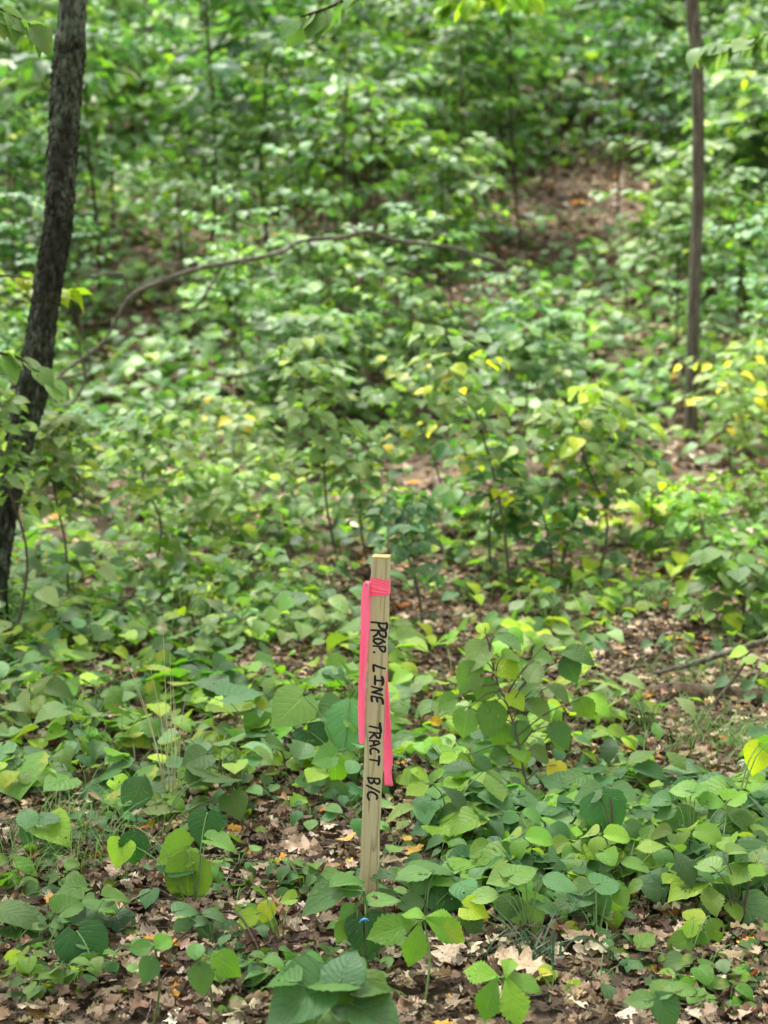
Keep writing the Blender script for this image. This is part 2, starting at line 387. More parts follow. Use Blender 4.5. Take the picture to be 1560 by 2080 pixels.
def soil_mat():
    t = NT('forest_soil'); v = t.map()
    n1 = t.noise(v, 30, 6, .7); n2 = t.noise(v, 2.2, 4, .6); n3 = t.noise(v, 120, 3)
    vo = t.n('ShaderNodeTexVoronoi'); t.l(v, vo.inputs['Vector']); vo.inputs['Scale'].default_value = 26
    c = t.ramp(n1, [(.3, (.018, .013, .009)), (.5, (.055, .040, .028)), (.7, (.14, .105, .075))])
    hs_ = t.n('ShaderNodeHueSaturation'); t.l(vo.outputs['Color'], hs_.inputs['Color']); hs_.inputs['Saturation'].default_value = .0
    c = t.mix(.55, c, t.mix(1, hs_.outputs[0], (.32, .24, .17, 1), 'MULTIPLY'))
    c = t.mix(t.math('MULTIPLY', t.step(n2, .55, .7), .35), c, (.05, .07, .02, 1))
    return t.fin(t.pbr(c, .95, .1, t.bump(t.math('ADD', n1, t.math('MULTIPLY', vo.outputs[0], -1)), 1, .03)))
M_SOIL = soil_mat()

# ------------------------------------------------------------------ the ground
gu = np.linspace(-1, 1, 261); gx = 2.6*gu + 90*np.sign(gu)*np.abs(gu)**5
gv = np.linspace(0, 1, 420); gy = 2.0 + 8*gv + 120*gv**4
gy = np.concatenate([np.linspace(-60, 1.6, 24), gy])
GX, GY = np.meshgrid(gx, gy, indexing='ij')
i, j = np.meshgrid(np.arange(len(gx)-1), np.arange(len(gy)-1), indexing='ij'); a = i*len(gy)+j
tag(mesh('ground', np.stack([GX, GY, H(GX, GY)], -1), np.stack([a, a+len(gy), a+len(gy)+1, a+1], -1), M_SOIL), kind='structure')

# image-space description of where the photographed floor is bare or grown over (used only to pick planting spots)
def blobs(px, py, lst):
    m = np.zeros(np.shape(px))
    for cx, cy, rx, ry in lst: m = np.maximum(m, np.exp(-(((px-cx)/rx)**2 + ((py-cy)/ry)**2)**1.5))
    return m
BARE_NEAR = [(590,1740,150,80), (300,2060,330,50), (150,1790,130,40), (620,1900,90,80), (990,1920,170,60), (1260,1900,70,60), (1120,2060,230,40), (560,2000,90,60), (1330,1380,150,60), (760,1260,120,50)]
BARE_FAR = [(1200,385,170,125), (1440,450,70,35), (800,590,110,35), (1370,850,90,45), (260,885,110,35), (940,590,80,35), (1180,140,80,30)]

# ------------------------------------------------------------------ leaf litter (nobody could count it)
def spread_pts(N, y0, y1, wide=.30, pad=.8):
    y = np.sqrt(rng.random(N)*(y1**2-y0**2)+y0**2); x = (rng.random(N)*2-1)*(wide*y+pad); return x, y
L = Leaves()
x, y = spread_pts(36000, 2.4, 7.5, .25, .25)
n = rvec(len(x), .34); ang = rng.random(len(x))*6.283
d = np.stack([np.cos(ang), np.sin(ang), rng.normal(size=len(x))*.1], -1)
L.add('oak', 'mid', np.stack([x, y, H(x, y) + .003 + .034*rng.random(len(x))], -1), d, n, rng.uniform(.02, .06, len(x)), cols('litter', len(x), 'rust', .03, .28))
x, y = spread_pts(42000, 7.0, 36, .26, .6)
n = rvec(len(x), .4); ang = rng.random(len(x))*6.283; d = np.stack([np.cos(ang), np.sin(ang), 0*x], -1)
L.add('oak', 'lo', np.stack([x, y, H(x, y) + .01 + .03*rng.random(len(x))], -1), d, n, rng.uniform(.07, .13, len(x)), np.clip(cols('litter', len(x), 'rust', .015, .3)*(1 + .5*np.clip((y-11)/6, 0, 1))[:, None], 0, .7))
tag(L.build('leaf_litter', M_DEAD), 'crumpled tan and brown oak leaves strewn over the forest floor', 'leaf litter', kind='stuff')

# twigs in the litter
T = Tubes()
x, y = spread_pts(900, 2.4, 8, .26, .3)
for q in range(len(x)):
    a = rng.random()*6.283; l = rng.uniform(.04, .16); dx, dy = math.cos(a)*l, math.sin(a)*l
    P = [(x[q]+dx*t_+rng.normal()*.006, y[q]+dy*t_+rng.normal()*.006, float(H(x[q]+dx*t_, y[q]+dy*t_))+.022+rng.random()*.012) for t_ in (-1, -.3, .4, 1)]
    T.add(P, [rng.uniform(.0012, .0032), .0009], 7, 4)
tag(T.build('twig_debris', M_DEADWOOD), 'thin broken twigs scattered among the fallen leaves', 'twigs', kind='stuff')

# ------------------------------------------------------------------ survey stake
TOPC = at(775.5, 1129, 3.575); 
gb = ground(746.5, 1868)
base = gb.copy()
D0 = base[1]
TOPC = at(775.0, 1130.5, D0 - .012)
ax_up = unit(TOPC - base); L_ST = float(np.linalg.norm(TOPC - base))
YAW = R(-7)
rt = np.array([math.cos(YAW), math.sin(YAW), 0]); rt = unit(rt - ax_up*np.dot(rt, ax_up)); bk = np.cross(ax_up, rt)      # bk points away from the camera
from mathutils import Matrix
MST = Matrix(((rt[0], bk[0], ax_up[0], base[0]), (rt[1], bk[1], ax_up[1], base[1]), (rt[2], bk[2], ax_up[2], base[2]), (0, 0, 0, 1)))
stake = empty('survey_stake'); stake.matrix_world = MST
tag(stake, 'pale wooden survey stake hand-lettered PROP. LINE TRACT B/C, standing upright in the leaves', 'stake')
HW, HD = .0183, .0165
def local(px, py, dy=0.0):                              # pixel -> stake-local x, z on its front face
    r = ray(px, py); o = np.array([0, 0, CAM_H]) - base; nrm = -bk; p0 = -bk*(HD + dy)
    t_ = np.dot(p0 - o, nrm) / np.dot(r, nrm); p = o + r*t_; return float(np.dot(p, rt)), float(np.dot(p, ax_up))
import bmesh
def part_bm(name, bm, mat, parent, smooth=False):
    me = bpy.data.meshes.new(name); bm.to_mesh(me); bm.free(); me.materials.append(mat)
    for p in me.polygons: p.use_smooth = smooth
    o = bpy.data.objects.new(name, me); C.objects.link(o); o.parent = parent; return o
bm = bmesh.new()
zs = np.linspace(-.16, L_ST-.0012, 40); rings = []
for z in zs:
    k = 1 if z > -.06 else max(.05, (z+.16)/.1)
    wob = .0005*math.sin(z*23) + .0004*math.sin(z*61)
    c = .0016; a_, b_ = HW*k+wob*.5, HD*k
    pts = [(-a_+c, -b_), (a_-c, -b_), (a_, -b_+c), (a_, b_-c), (a_-c, b_), (-a_+c, b_), (-a_, b_-c), (-a_, -b_+c)]
    rings.append([bm.verts.new((px_+wob, py_, z)) for px_, py_ in pts])
for r0, r1 in zip(rings, rings[1:]):
    for q in range(8): bm.faces.new((r0[q], r0[(q+1) % 8], r1[(q+1) % 8], r1[q]))
bm.faces.new(rings[0][::-1]); bm.faces.new(rings[-1])
shaft = part_bm('shaft', bm, M_WOOD, stake)
bm = bmesh.new(); n_ = 9; vs = {}
for i_ in range(n_):
    for j_ in range(n_):
        X_ = (-1+2*i_/(n_-1))*(HW-.0004); Y_ = (-1+2*j_/(n_-1))*(HD-.0004)
        vs[i_, j_] = bm.verts.new((X_, Y_, L_ST + .0012 + .0008*random.random() + .0012*(i_/(n_-1)-.5)))
for i_ in range(n_-1):
    for j_ in range(n_-1): bm.faces.new((vs[i_, j_], vs[i_+1, j_], vs[i_+1, j_+1], vs[i_, j_+1]))
edge = [vs[i_, 0] for i_ in range(n_)] + [vs[n_-1, j_] for j_ in range(1, n_)] + [vs[i_, n_-1] for i_ in range(n_-2, -1, -1)] + [vs[0, j_] for j_ in range(n_-2, 0, -1)]
low = [bm.verts.new((v_.co.x, v_.co.y, L_ST-.0013)) for v_ in edge]
for q in range(len(edge)): bm.faces.new((edge[q], low[q], low[(q+1) % len(edge)], edge[(q+1) % len(edge)]))
part_bm('cut_end', bm, M_END, stake)
# lettering: pen strokes traced in 17.33x crops (origin 720, y0)
K = 17.333
WORDS = []
def S(y0, *st): WORDS.append([(wd, [(720+a/K, y0+b/K) for a, b in pts]) for wd, pts in st])
S(1240,                                                                      # PROP.
  (3.1, [(590,412),(760,425),(920,452),(1080,462)]), (3.9, [(1080,458),(1130,450),(1150,520),(1135,620),(1090,680),(1040,685),(950,640),(880,560),(855,500),(850,455)]),
  (2.9, [(590,690),(760,700),(940,712),(1080,722)]), (3.7, [(1085,725),(1110,830),(1105,910),(1060,940),(960,910),(890,830),(860,760)]), (3.4, [(845,730),(790,840),(670,930)]),
  (3.4, [(1070,1115),(960,1030),(820,1000),(710,1010),(675,1070),(720,1130),(800,1175),(860,1180),(950,1130),(1010,1090),(1070,1115)]),
  (2.7, [(660,1245),(800,1258),(940,1270),(1080,1280)]), (3.3, [(1075,1275),(1085,1350),(1080,1420),(1040,1450),(960,1420),(900,1350),(865,1280)]),
  (3.4, [(685,1470),(705,1472)]))
S(1340,                                                                      # LINE
  (3.8, [(680,405),(672,300),(668,195)]), (3.2, [(668,190),(720,195),(850,250),(960,285),(1075,315)]),
  (3.7, [(725,580),(722,730),(722,870)]), (3.0, [(722,728),(860,735),(980,745)]), (4.2, [(975,615),(1000,700),(1010,780),(985,880)]),
  (2.8, [(600,940),(700,975),(850,1010),(980,1035)]), (3.2, [(975,1050),(860,1080),(740,1115),(620,1145)]), (3.0, [(620,1150),(760,1180),(880,1210),(985,1250)]),
  (2.9, [(600,1285),(720,1305),(840,1335),(940,1350)]), (3.6, [(600,1300),(605,1400),(622,1465)]), (3.6, [(785,1330),(790,1400),(805,1480)]), (3.9, [(940,1350),(985,1410),(1000,1480),(1000,1550)]))
S(1450,                                                                      # TRACT
  (4.4, [(900,340),(900,440),(915,520),(925,600),(920,660)]), (2.9, [(525,435),(650,460),(780,490),(880,505)]),
  (2.6, [(520,640),(640,660),(780,675),(900,690)]), (3.4, [(895,690),(905,780),(885,845),(830,850),(760,790),(715,720),(705,680)]), (3.2, [(695,690),(640,770),(540,865)]),
  (2.9, [(530,945),(640,955),(760,960),(840,965)]), (3.1, [(840,965),(885,1040)]), (3.1, [(880,1045),(800,1080),(680,1110),(550,1140)]), (3.2, [(680,975),(685,1090)]),
  (3.3, [(840,1360),(855,1320),(790,1260),(700,1225),(620,1220),(565,1270),(560,1350),(580,1420)]),
  (3.6, [(870,1500),(870,1600),(860,1700),(845,1800)]), (2.8, [(540,1610),(640,1625),(760,1645),(860,1665)]))
S(1560,                                                                      # B/C
  (2.9, [(470,335),(600,360),(740,370),(860,375)]), (3.3, [(475,345),(500,430),(540,510),(610,540),(660,500),(690,430),(700,375)]), (3.4, [(690,440),(730,520),(800,560),(870,530),(890,450),(865,380)]),
  (3.1, [(425,610),(560,680),(700,750),(880,850)]), (3.4, [(515,1120),(475,1030),(470,930),(520,860),(600,850),(700,890),(780,960),(805,1030),(780,1090)]))
for STROKES in WORDS:
    SV, SQ, sn = [], [], 0
    for wd, pts in STROKES:
        P = smooth_path(np.array([[*p, 0] for p in pts]), max(8, 5*len(pts)))[:, :2]
        Lc = np.array([local(a, b, .0004) for a, b in P]); Tn = unit(np.gradient(Lc, axis=0)); Nn = np.stack([-Tn[:, 1], Tn[:, 0]], -1)
        hw = wd*.66*1.0e-3*(1+.1*np.sin(np.linspace(0, 3, len(P)))); 
        s_ = np.linspace(-math.pi/2, math.pi/2, 5)[:-1]
        pre = [(Lc[0] - Tn[0]*hw[0]*math.cos(a_), max(.02, 1-abs(math.cos(a_))**2)) for a_ in (0, .5, 1.0)]
        pos_ = np.vstack([[p_ for p_, _ in pre], Lc, [Lc[-1] + Tn[-1]*hw[-1]*math.cos(a_) for a_ in (1.0, .5, 0)]])
        NN = np.vstack([[Nn[0]]*3, Nn, [Nn[-1]]*3]); ww = np.concatenate([[.0001, hw[0]*.48, hw[0]*.84], hw, [hw[-1]*.84, hw[-1]*.48, .0001]])
        prev = None
        for p_, n2_, w_ in zip(pos_, NN, ww):
            a2, b2 = p_ + n2_*w_, p_ - n2_*w_
            yj = -(HD + .0003 + .00001*(len(SQ) % 5) + .00002*(STROKES.index((wd, pts)) % 7))
            SV += [(a2[0], yj, a2[1]), (b2[0], yj, b2[1])]
            if prev is not None: SQ.append((prev, prev+1, prev+3, prev+2))
            prev = sn; sn += 2
    mesh('lettering', SV, SQ, M_INK, stake, smooth=False)

# ------------------------------------------------------------------ pink flagging tape
tape = empty('flagging_tape'); tape.matrix_world = MST
tag(tape, 'fluorescent pink flagging tape knotted round the wooden stake with two hanging tails', 'tape')
zt = local(770, 1193)[1]
nb, nh = 120, 25; V_, Q_ = [], []
for i_ in range(nb):
    a_ = 2*math.pi*i_/nb; cx, sy = math.cos(a_), math.sin(a_)
    e = 22.0; rr = (abs(cx)**e + abs(sy)**e)**(-1/e); X_, Y_ = cx*rr*(HW+.0010), sy*rr*(HD+.0010)
    for j_ in range(nh):
        t_ = j_/(nh-1); zc = (t_-.5)*.0355*(1 - .12*(X_/HW)) - .028*X_ 
        fold_ = .0012*math.exp(-((t_-.40 - .10*X_/HW*-1)/.055)**2) + .0010*math.exp(-((t_-.20+.07*X_/HW)/.06)**2) + .0003*math.sin(t_*40+X_*80)
        V_.append((X_*(1+fold_*35), Y_*(1+fold_*45), zt + zc))
for i_ in range(nb):
    for j_ in range(nh-1): a_, b_ = i_*nh+j_, ((i_+1) % nb)*nh+j_; Q_.append((a_, b_, b_+1, a_+1))
mesh('band', V_, Q_, M_TAPE2, tape)
kx, kz = local(749, 1189)
T = Tubes()
kp = lambda *p: [(kx + a*.001, -HD*.55 + b*.001, kz + c*.001) for a, b, c in p]
T.add(kp((6,-3,2),(2,-6,5),(-4,-6,4),(-5,-3,-1),(-1,-6,-6),(4,-5,-5),(5,-2,1)), [.0028,.0038,.0036,.0040,.0036,.0030,.0026], 26, 8)
T.add(kp((7,-5,-4),(1,-8,-1),(-3,-8,3),(-6,-3,6)), [.002,.0034,.0034,.0026], 12, 8)
T.build('knot', M_TAPE, tape)
def ribbon(pts, name, ydepth, bend=.0034):
    """pts: (left px, right px, y px) down the tail; ydepth: list of local y"""
    V_, Q_ = [], []; m = 9
    P = np.array(pts, float); n_ = 44; ti = np.linspace(0, 1, len(P)); tt = np.linspace(0, 1, n_)
    lx, rx, yy = [np.interp(tt, ti, P[:, k]) for k in range(3)]; yd = np.interp(tt, ti, ydepth)
    for q in range(n_):
        (xa, za), (xb, zb) = local(lx[q], yy[q], -yd[q]-HD), local(rx[q], yy[q], -yd[q]-HD)
        for s_ in range(m):
            f = s_/(m-1); ed = (0.0 if q < n_-1 else .0014*math.sin(f*7))
            V_.append((xa+(xb-xa)*f, yd[q] + bend*math.sin(f*math.pi*(1.3+.5*math.sin(q*.11)))*(1-.4*math.sin(q*.2)) + .0012*math.sin(q*.33+f*2), za+(zb-za)*f + ed))
    for q in range(n_-1):
        for s_ in range(m-1): a_ = q*m+s_; Q_.append((a_, a_+1, a_+m+1, a_+m))
    o = mesh(name, V_, Q_, M_TAPE, tape); sdf = o.modifiers.new('film', 'SOLIDIFY'); sdf.thickness = .00025; return o
ribbon([(738,751,1184),(734.5,751.5,1200),(733,751.5,1230),(732.5,750.5,1280),(730.5,747.5,1330),(728.5,744.5,1380),(727,743,1430),(728,741.5,1480),(729,740.5,1506),(731.5,739.5,1513)], 'tail', [-.022,-.022,-.021,-.020,-.019,-.018,-.018,-.018,-.018,-.018])
ribbon([(779,788,1205),(778,788,1330),(778,788,1375),(778,791,1420),(778,794,1465),(777,797,1510),(778.5,798.5,1545),(780,795,1570),(781,799,1597)], 'tail', [.020,.022,.022,.022,.022,.022,.022,.022,.022], .0035)

# ------------------------------------------------------------------ small blue marker by the stake's foot
p = at(739, 1871, D0-.32); gp = np.array([p[0], p[1], float(H(p[0], p[1]))])
mk = empty('survey_pin', gp); tag(mk, 'tiny bright blue survey pin poking up at the foot of the wooden stake', 'survey pin')
T = Tubes(); T.add([(0,0,-.05),(0,0,max(.01, p[2]-gp[2]))], .002, 4, 8); T.build('rod', M_DEADWOOD, mk)
T = Tubes(); zc = max(.012, p[2]-gp[2]); T.add([(-.008,0,zc-.003),(-.004,0,zc+.002),(0,0,zc+.003),(.006,.001,zc+.003),(.009,0,zc)], [.001,.0022,.0026,.0022,.001], 12, 8); T.build('cap', M_BLUE, mk)

# ------------------------------------------------------------------ hand-placed foreground plants
CAMV = lambda p: unit(np.array([0, 0, CAM_H]) - p)
def hero(name, label, cat, bpx, leaves, stem_mat=M_STEM, kind='heart', pal='fore', lod='hi', dd=0.0, stem_r=.0022, group=None, whorl=None, axis=None):
    """bpx: pixel of the foot on the ground. leaves: (px, py, length px, image angle, facing 0-1[, palette[, kind]])"""
    b = ground(*bpx); root = empty(name, b); tag(root, label, cat, group)
    L = Leaves(); T = Tubes(); d0 = b[1]; hub = None
    top = min(l[1] for l in leaves); meanx = sum(l[0] for l in leaves)/len(leaves)
    for k, l in enumerate(leaves):
        px, py, ln, an, fc = l[:5]; pal_ = l[5] if len(l) > 5 else pal; kd = l[6] if len(l) > 6 else kind
        a_ = R(an); dist = d0 + dd - (py - bpx[1])*.0004 + random.uniform(-.02, .02)
        g_ = at(px, py, dist); zmin = float(H(g_[0], g_[1])) + .02
        if g_[2] < zmin:                                          # would lie under the soil: bring it nearer
            gg = ground(px, py); g_ = at(px, py, gg[1] - .03)
        ln = ln*(.98 if axis is not None else 1.0)
        ms = g_[1] / F                                             # metres per pixel there
        cv = CAMV(g_); n = unit(np.array([0, 0, 1.])*(1-fc) + cv*fc + rng.normal(size=3)*.10)
        camup = np.array([0, math.sin(PITCH), math.cos(PITCH)]); im = np.array([math.cos(a_), 0, 0]) + math.sin(a_)*camup
        # direction in the leaf's plane whose picture direction is im
        cr = ray(px, py); cr = cr/np.linalg.norm(cr); t_ = -np.dot(im, n)/(np.dot(cr, n)+1e-6); dirw = im + cr*np.clip(t_, -3.5, 3.5)
        fore = min(2.0, np.linalg.norm(dirw)); size = ln*ms*min(fore, 1.6); dirw = unit(dirw)
        pos = g_ - dirw*size*.5
        L.add(kd, lod, pos, dirw, n, size, cols(pal_, 1, j=.1))
        if axis is not None:
            AX = [at(ax_, ay_, d0 - (ay_-bpx[1])*.0004) for ax_, ay_ in axis]; AS = smooth_path([b]+AX, 40)
            q_ = int(np.argmin(np.linalg.norm((AS - pos)*[1, 1, .7] + [0, 0, .03], axis=1))); T.add([AS[q_], (AS[q_]+pos)/2+[0, 0, .01], pos + dirw*.01], [.0022, .0011], 8, 5)
        elif whorl is None:
            mid = (b + pos)/2 + np.array([0, 0, .25*max(.02, pos[2]-b[2])]); T.add([b + rng.normal(size=3)*[.006, .006, 0], mid, pos - dirw*.002, pos + dirw*.01], [stem_r, stem_r*.6, stem_r*.4], 12, 5)
        else:
            hub = at(whorl[0], whorl[1], g_[1] if hub is None else hub[1]) if hub is None else hub
            T.add([hub, (hub+pos)/2, pos + dirw*.01], [stem_r*.7, stem_r*.5], 6, 5)
    if axis is not None: T.add(AS, [stem_r, stem_r*.3], None, 7)
    if whorl is not None: T.add([b, (b*.5+hub*.5) + [.01, 0, .01], hub], [stem_r*1.2, stem_r*.8], 12, 6)
    kid(root, L.build('foliage', M_LEAF, root, b)); kid(root, T.build('stem', stem_mat, root, b))
    return root
P1 = 'leafy plant'
hero('woodland_plant', 'low heart-leaved plant with broad flat leaves at the lower left corner on brown litter', P1, (60, 1935), [(45,1848,115,4,.15),(62,1893,95,345,.2,'fore'),(20,1935,50,200,.2),(118,1925,40,300,.3,'cool')])
hero('woodland_plant', 'heart-leaved plant with one wide dark horizontal leaf beside the lower left litter patch', P1, (180, 1930), [(188,1866,118,350,.12,'cool'),(255,1880,55,320,.3,'deep'),(134,1801,66,175,.45),(152,1834,75,35,.3),(245,1822,62,5,.3,'fore'),(208,1830,45,60,.3),(300,1828,40,250,.5,'cool')])
hero('woodland_plant', 'upright plant with one large dark heart leaf behind a smaller pale one, lower left', P1, (200, 2010), [(178,1945,118,292,.75,'deep'),(160,1948,58,190,.55,'cool'),(136,2008,80,218,.5,'lime'),(262,2005,28,30,.3,'lime')])
hero('woodland_plant', 'plant with nodding oval leaf hanging above the grass left of the bare litter', P1, (330, 1700), [(276,1614,96,246,.75,'cool','ovate'),(345,1634,90,5,.15),(455,1578,85,5,.1),(420,1580,70,20,.2),(482,1640,60,300,.5),(395,1640,50,200,.3)])
hero('woodland_plant', 'arching vine with big drooping bright green leaves over the litter left of the stake', P1, (400, 1855), [(380,1790,122,268,.85,'bright','round'),(345,1735,88,200,.8,'bright'),(272,1722,88,268,.85,'deep','serrate'),(415,1690,76,262,.8,'deep'),(455,1712,70,350,.2,'fore'),(240,1738,60,250,.7,'bright'),(375,1768,70,15,.1,'deep')])
hero('trifoliate_plant', 'small three-leaflet seedling with rounded pale leaves beside the grass at the left edge', P1, (75, 1775), [(55,1660,46,100,.5,'cool','round'),(98,1664,52,5,.25,'cool','round'),(57,1696,44,265,.6,'cool','round'),(84,1735,68,190,.35,'fore'),(112,1690,62,330,.2,'bright')])
hero('trifoliate_plant', 'three pointed leaflets on a pale upright stalk at bottom, left of its twin', P1, (308, 2110), [(335,1908,62,42,.75,'fore','ovate'),(284,1925,60,185,.6,'fore','ovate'),(300,1970,72,250,.8,'fore','ovate')], whorl=(317,1936), dd=-.25)
hero('trifoliate_plant', 'three spreading pointed leaflets held above the litter, brightest leaflet pointing right', P1, (425, 2110), [(397,1925,58,88,.7,'fore','ovate'),(410,1988,84,282,.8,'fore','ovate'),(462,1958,88,328,.65,'bright','ovate')], whorl=(412,1957), dd=-.25)
hero('seedling', 'small toothed seedling with three light leaflets at the bottom of the litter', P1, (478, 2075), [(484,2034,46,20,.5,'bright','serrate'),(443,2052,40,185,.4,'bright','serrate'),(484,2062,44,340,.4,'bright','serrate')], whorl=(462,2048))
hero('trifoliate_plant', 'spreading low vine of small rounded leaflets on the litter beside the yellow leaf', P1, (440, 1935), [(370,1880,48,190,.45,'cool','round'),(405,1868,44,30,.4,'cool','round'),(440,1853,58,10,.3,'cool','round'),(415,1890,38,250,.5,'cool','round'),(385,1842,60,20,.2,'cool'),(478,1885,50,30,.4,'cool','round'),(450,1912,46,210,.4,'cool','round'),(500,1912,54,350,.4,'cool','round'),(352,1955,38,300,.6,'fore','round'),(470,1925,36,270,.5,'cool','round')])
hero('seedling', 'little plant with a clear yellow leaf standing in the litter left of the stake', P1, (565, 1930), [(541,1853,50,262,.8,'yellow','round'),(498,1865,70,200,.45,'lime','ovate'),(580,1826,40,180,.4,'bright'),(553,1880,40,300,.6,'bright','ovate'),(572,1900,26,60,.4,'lime')])
hero('broad_leaved_plant', 'large deep green plant with huge spotted leaves at the bottom centre edge', P1, (690, 2200), [(585,2035,165,200,.38,'cool'),(660,1985,130,165,.28,'fore'),(705,1955,95,70,.45,'cool'),(775,2060,150,342,.30,'cool'),(765,1992,105,22,.30,'fore'),(640,2080,140,228,.35,'fore'),(735,2040,110,290,.45,'bright'),(560,1990,80,170,.25,'fore')], dd=-.15, stem_r=.003)
hero('trifoliate_plant', 'plant at the stake foot with long pale pointed leaves reaching across the wood', P1, (735, 1965), [(648,1822,124,194,.35,'fore','ovate'),(705,1788,90,20,.25,'fore','ovate'),(704,1858,64,220,.7,'cool','ovate'),(753,1914,108,285,.85,'deep','heart'),(778,1828,86,8,.35,'fore','ovate'),(716,1810,50,200,.4,'fore','ovate'),(700,1890,60,240,.5,'bright','ovate')], whorl=(740,1810), dd=-.05)
hero('trifoliate_plant', 'wide flat-leaved plant just right of the stake foot, leaves overlapping in layers', P1, (860, 1905), [(872,1758,118,6,.25,'fore','ovate'),(800,1776,96,12,.15,'cool','ovate'),(838,1772,90,184,.2,'fore','ovate'),(852,1796,76,235,.5,'cool','ovate'),(833,1834,70,190,.5,'cool','ovate'),(916,1826,98,330,.6,'deep','heart'),(950,1800,70,15,.3),(905,1786,60,350,.3,'bright')])
hero('creeper_seedling', 'five-fingered creeper with bright toothed leaflets in front of the stake foot', 'creeper', (862, 2060), [(798,1886,130,196,.6,'bright','leaflet'),(838,1852,70,150,.4,'bright','leaflet'),(905,1888,112,330,.65,'bright','leaflet'),(846,1920,108,262,.85,'bright','leaflet'),(900,1858,86,8,.4,'bright','leaflet')], whorl=(862,1870))
hero('creeper_seedling', 'five-fingered creeper with bright toothed leaflets at the bottom, on the oak litter', 'creeper', (1020, 2190), [(1034,1958,66,78,.65,'bright','leaflet'),(975,1975,96,166,.5,'bright','leaflet'),(990,2030,112,246,.8,'bright','leaflet'),(1045,2032,118,290,.8,'bright','leaflet'),(1065,1990,96,345,.55,'bright','leaflet')], whorl=(1020,1988))
hero('seedling', 'wilting seedling with folded yellow-green leaf beside the lower creeper', P1, (1125, 2040), [(1102,1982,46,210,.5,'lime'),(1098,2000,44,265,.6,'lime','ovate'),(1115,1975,30,20,.3,'yellow')])
hero('trifoliate_plant', 'tall pale plant in the right bed, one big leaf tilted at the viewer', P1, (1075, 1930), [(1080,1866,86,300,.75,'fore','heart'),(1030,1850,58,250,.6),(1025,1780,84,195,.3,'fore','ovate'),(1110,1830,84,10,.3,'fore','ovate'),(1065,1765,70,30,.3),(970,1852,60,340,.4,'lime'),(960,1890,56,290,.6),(1140,1790,92,350,.25,'cool','ovate'),(980,1820,80,180,.2,'fore','ovate')])
hero('trifoliate_plant', 'plant with pointed leaves, its lowest rounded and facing the viewer, right bed centre', P1, (1210, 1930), [(1214,1838,70,272,.85,'cool','round'),(1180,1800,70,190,.3,'fore','ovate'),(1240,1790,62,15,.4,'cool'),(1195,1820,60,30,.3),(1246,1850,80,285,.6,'lime','serrate'),(1165,1838,80,180,.2,'cool','ovate'),(1262,1822,54,300,.6,'bright','serrate')])
hero('broad_leaved_plant', 'tall plant with a big veined heart leaf above the right bed', P1, (1250, 1800), [(1232,1668,104,285,.85,'cool'),(1193,1606,78,188,.45,'cool','ovate'),(1268,1610,74,335,.6,'cool','ovate'),(1152,1730,104,190,.25,'fore','ovate'),(1290,1762,68,10,.45,'cool'),(1130,1700,84,160,.3,'bright'),(1322,1776,104,340,.6,'deep','heart'),(1310,1720,90,20,.3,'fore','ovate')], stem_mat=M_STEM_RED)
hero('trifoliate_plant', 'bushy plant with many grey-green heart leaves near the right edge', P1, (1400, 1800), [(1382,1684,84,285,.7,'fore'),(1446,1628,68,350,.4,'fore','ovate'),(1350,1650,62,200,.4,'fore','ovate'),(1450,1692,70,10,.35,'fore','ovate'),(1500,1668,54,0,.3,'bright','ovate'),(1330,1625,60,170,.3,'cool'),(1420,1600,60,20,.3),(1375,1600,56,160,.35,'fore'),(1500,1615,50,30,.4,'bright')])
hero('trifoliate_plant', 'plant with large matt leaves hanging at the right edge of the picture', P1, (1500, 1900), [(1532,1772,100,250,.75,'cool'),(1532,1872,104,300,.75,'cool'),(1392,1796,104,196,.3,'bright','ovate'),(1472,1812,84,230,.5,'fore','ovate'),(1425,1750,60,150,.35,'fore'),(1500,1725,64,20,.3,'fore','ovate'),(1440,1780,50,0,.3),(1545,1740,60,70,.4,'cool')], stem_mat=M_STEM_RED)
hero('trifoliate_plant', 'low plant with dark notched leaves over the litter in the lower right', P1, (1400, 1985), [(1376,1917,64,200,.55,'fore','round'),(1455,1890,66,300,.6,'bright','ovate'),(1402,1888,36,250,.7,'lime','round'),(1365,1950,50,350,.4,'cool'),(1262,1935,70,30,.5,'bright','ovate'),(1310,1905,56,60,.5,'bright','serrate'),(1415,1852,40,60,.4,'lime')])
hero('trifoliate_plant', 'pair of big smooth leaves one above the other at the bottom right', P1, (1340, 2110), [(1348,2002,78,60,.65,'fore','ovate'),(1356,2052,100,300,.6,'cool','ovate'),(1290,2032,60,180,.35,'fore'),(1400,2000,56,30,.4,'fore')], dd=-.2)
hero('seedling', 'low plant with tiny blue-green leaves ringing a yellow one in the bottom right corner', P1, (1450, 2040), [(1480,2012,50,170,.5,'lime','round'),(1420,1998,34,190,.4,'cool','round'),(1448,2000,34,20,.4,'cool','round'),(1426,2018,34,260,.5,'cool','round'),(1515,1985,52,340,.3,'bright'),(1500,2055,60,280,.6,'lime'),(1540,2030,50,60,.5,'cool'),(1470,1985,32,80,.4,'cool','round')])
hero('trifoliate_plant', 'bluish low vine of rounded leaflets between the lower creeper and the arching blade', P1, (1215, 2010), [(1210,1975,46,190,.45,'cool','round'),(1232,1985,40,320,.5,'cool','round'),(1188,1998,40,210,.4,'bright','round'),(1235,2010,42,280,.5,'cool','round'),(1262,1985,40,30,.4,'cool','round')])
hero('trifoliate_plant', 'plant with a yellow leaf at the right edge below the pale log', P1, (1480, 1700), [(1535,1538,90,245,.8,'yellow','ovate'),(1555,1520,70,230,.7,'bright','ovate'),(1520,1600,50,20,.3,'bright')])
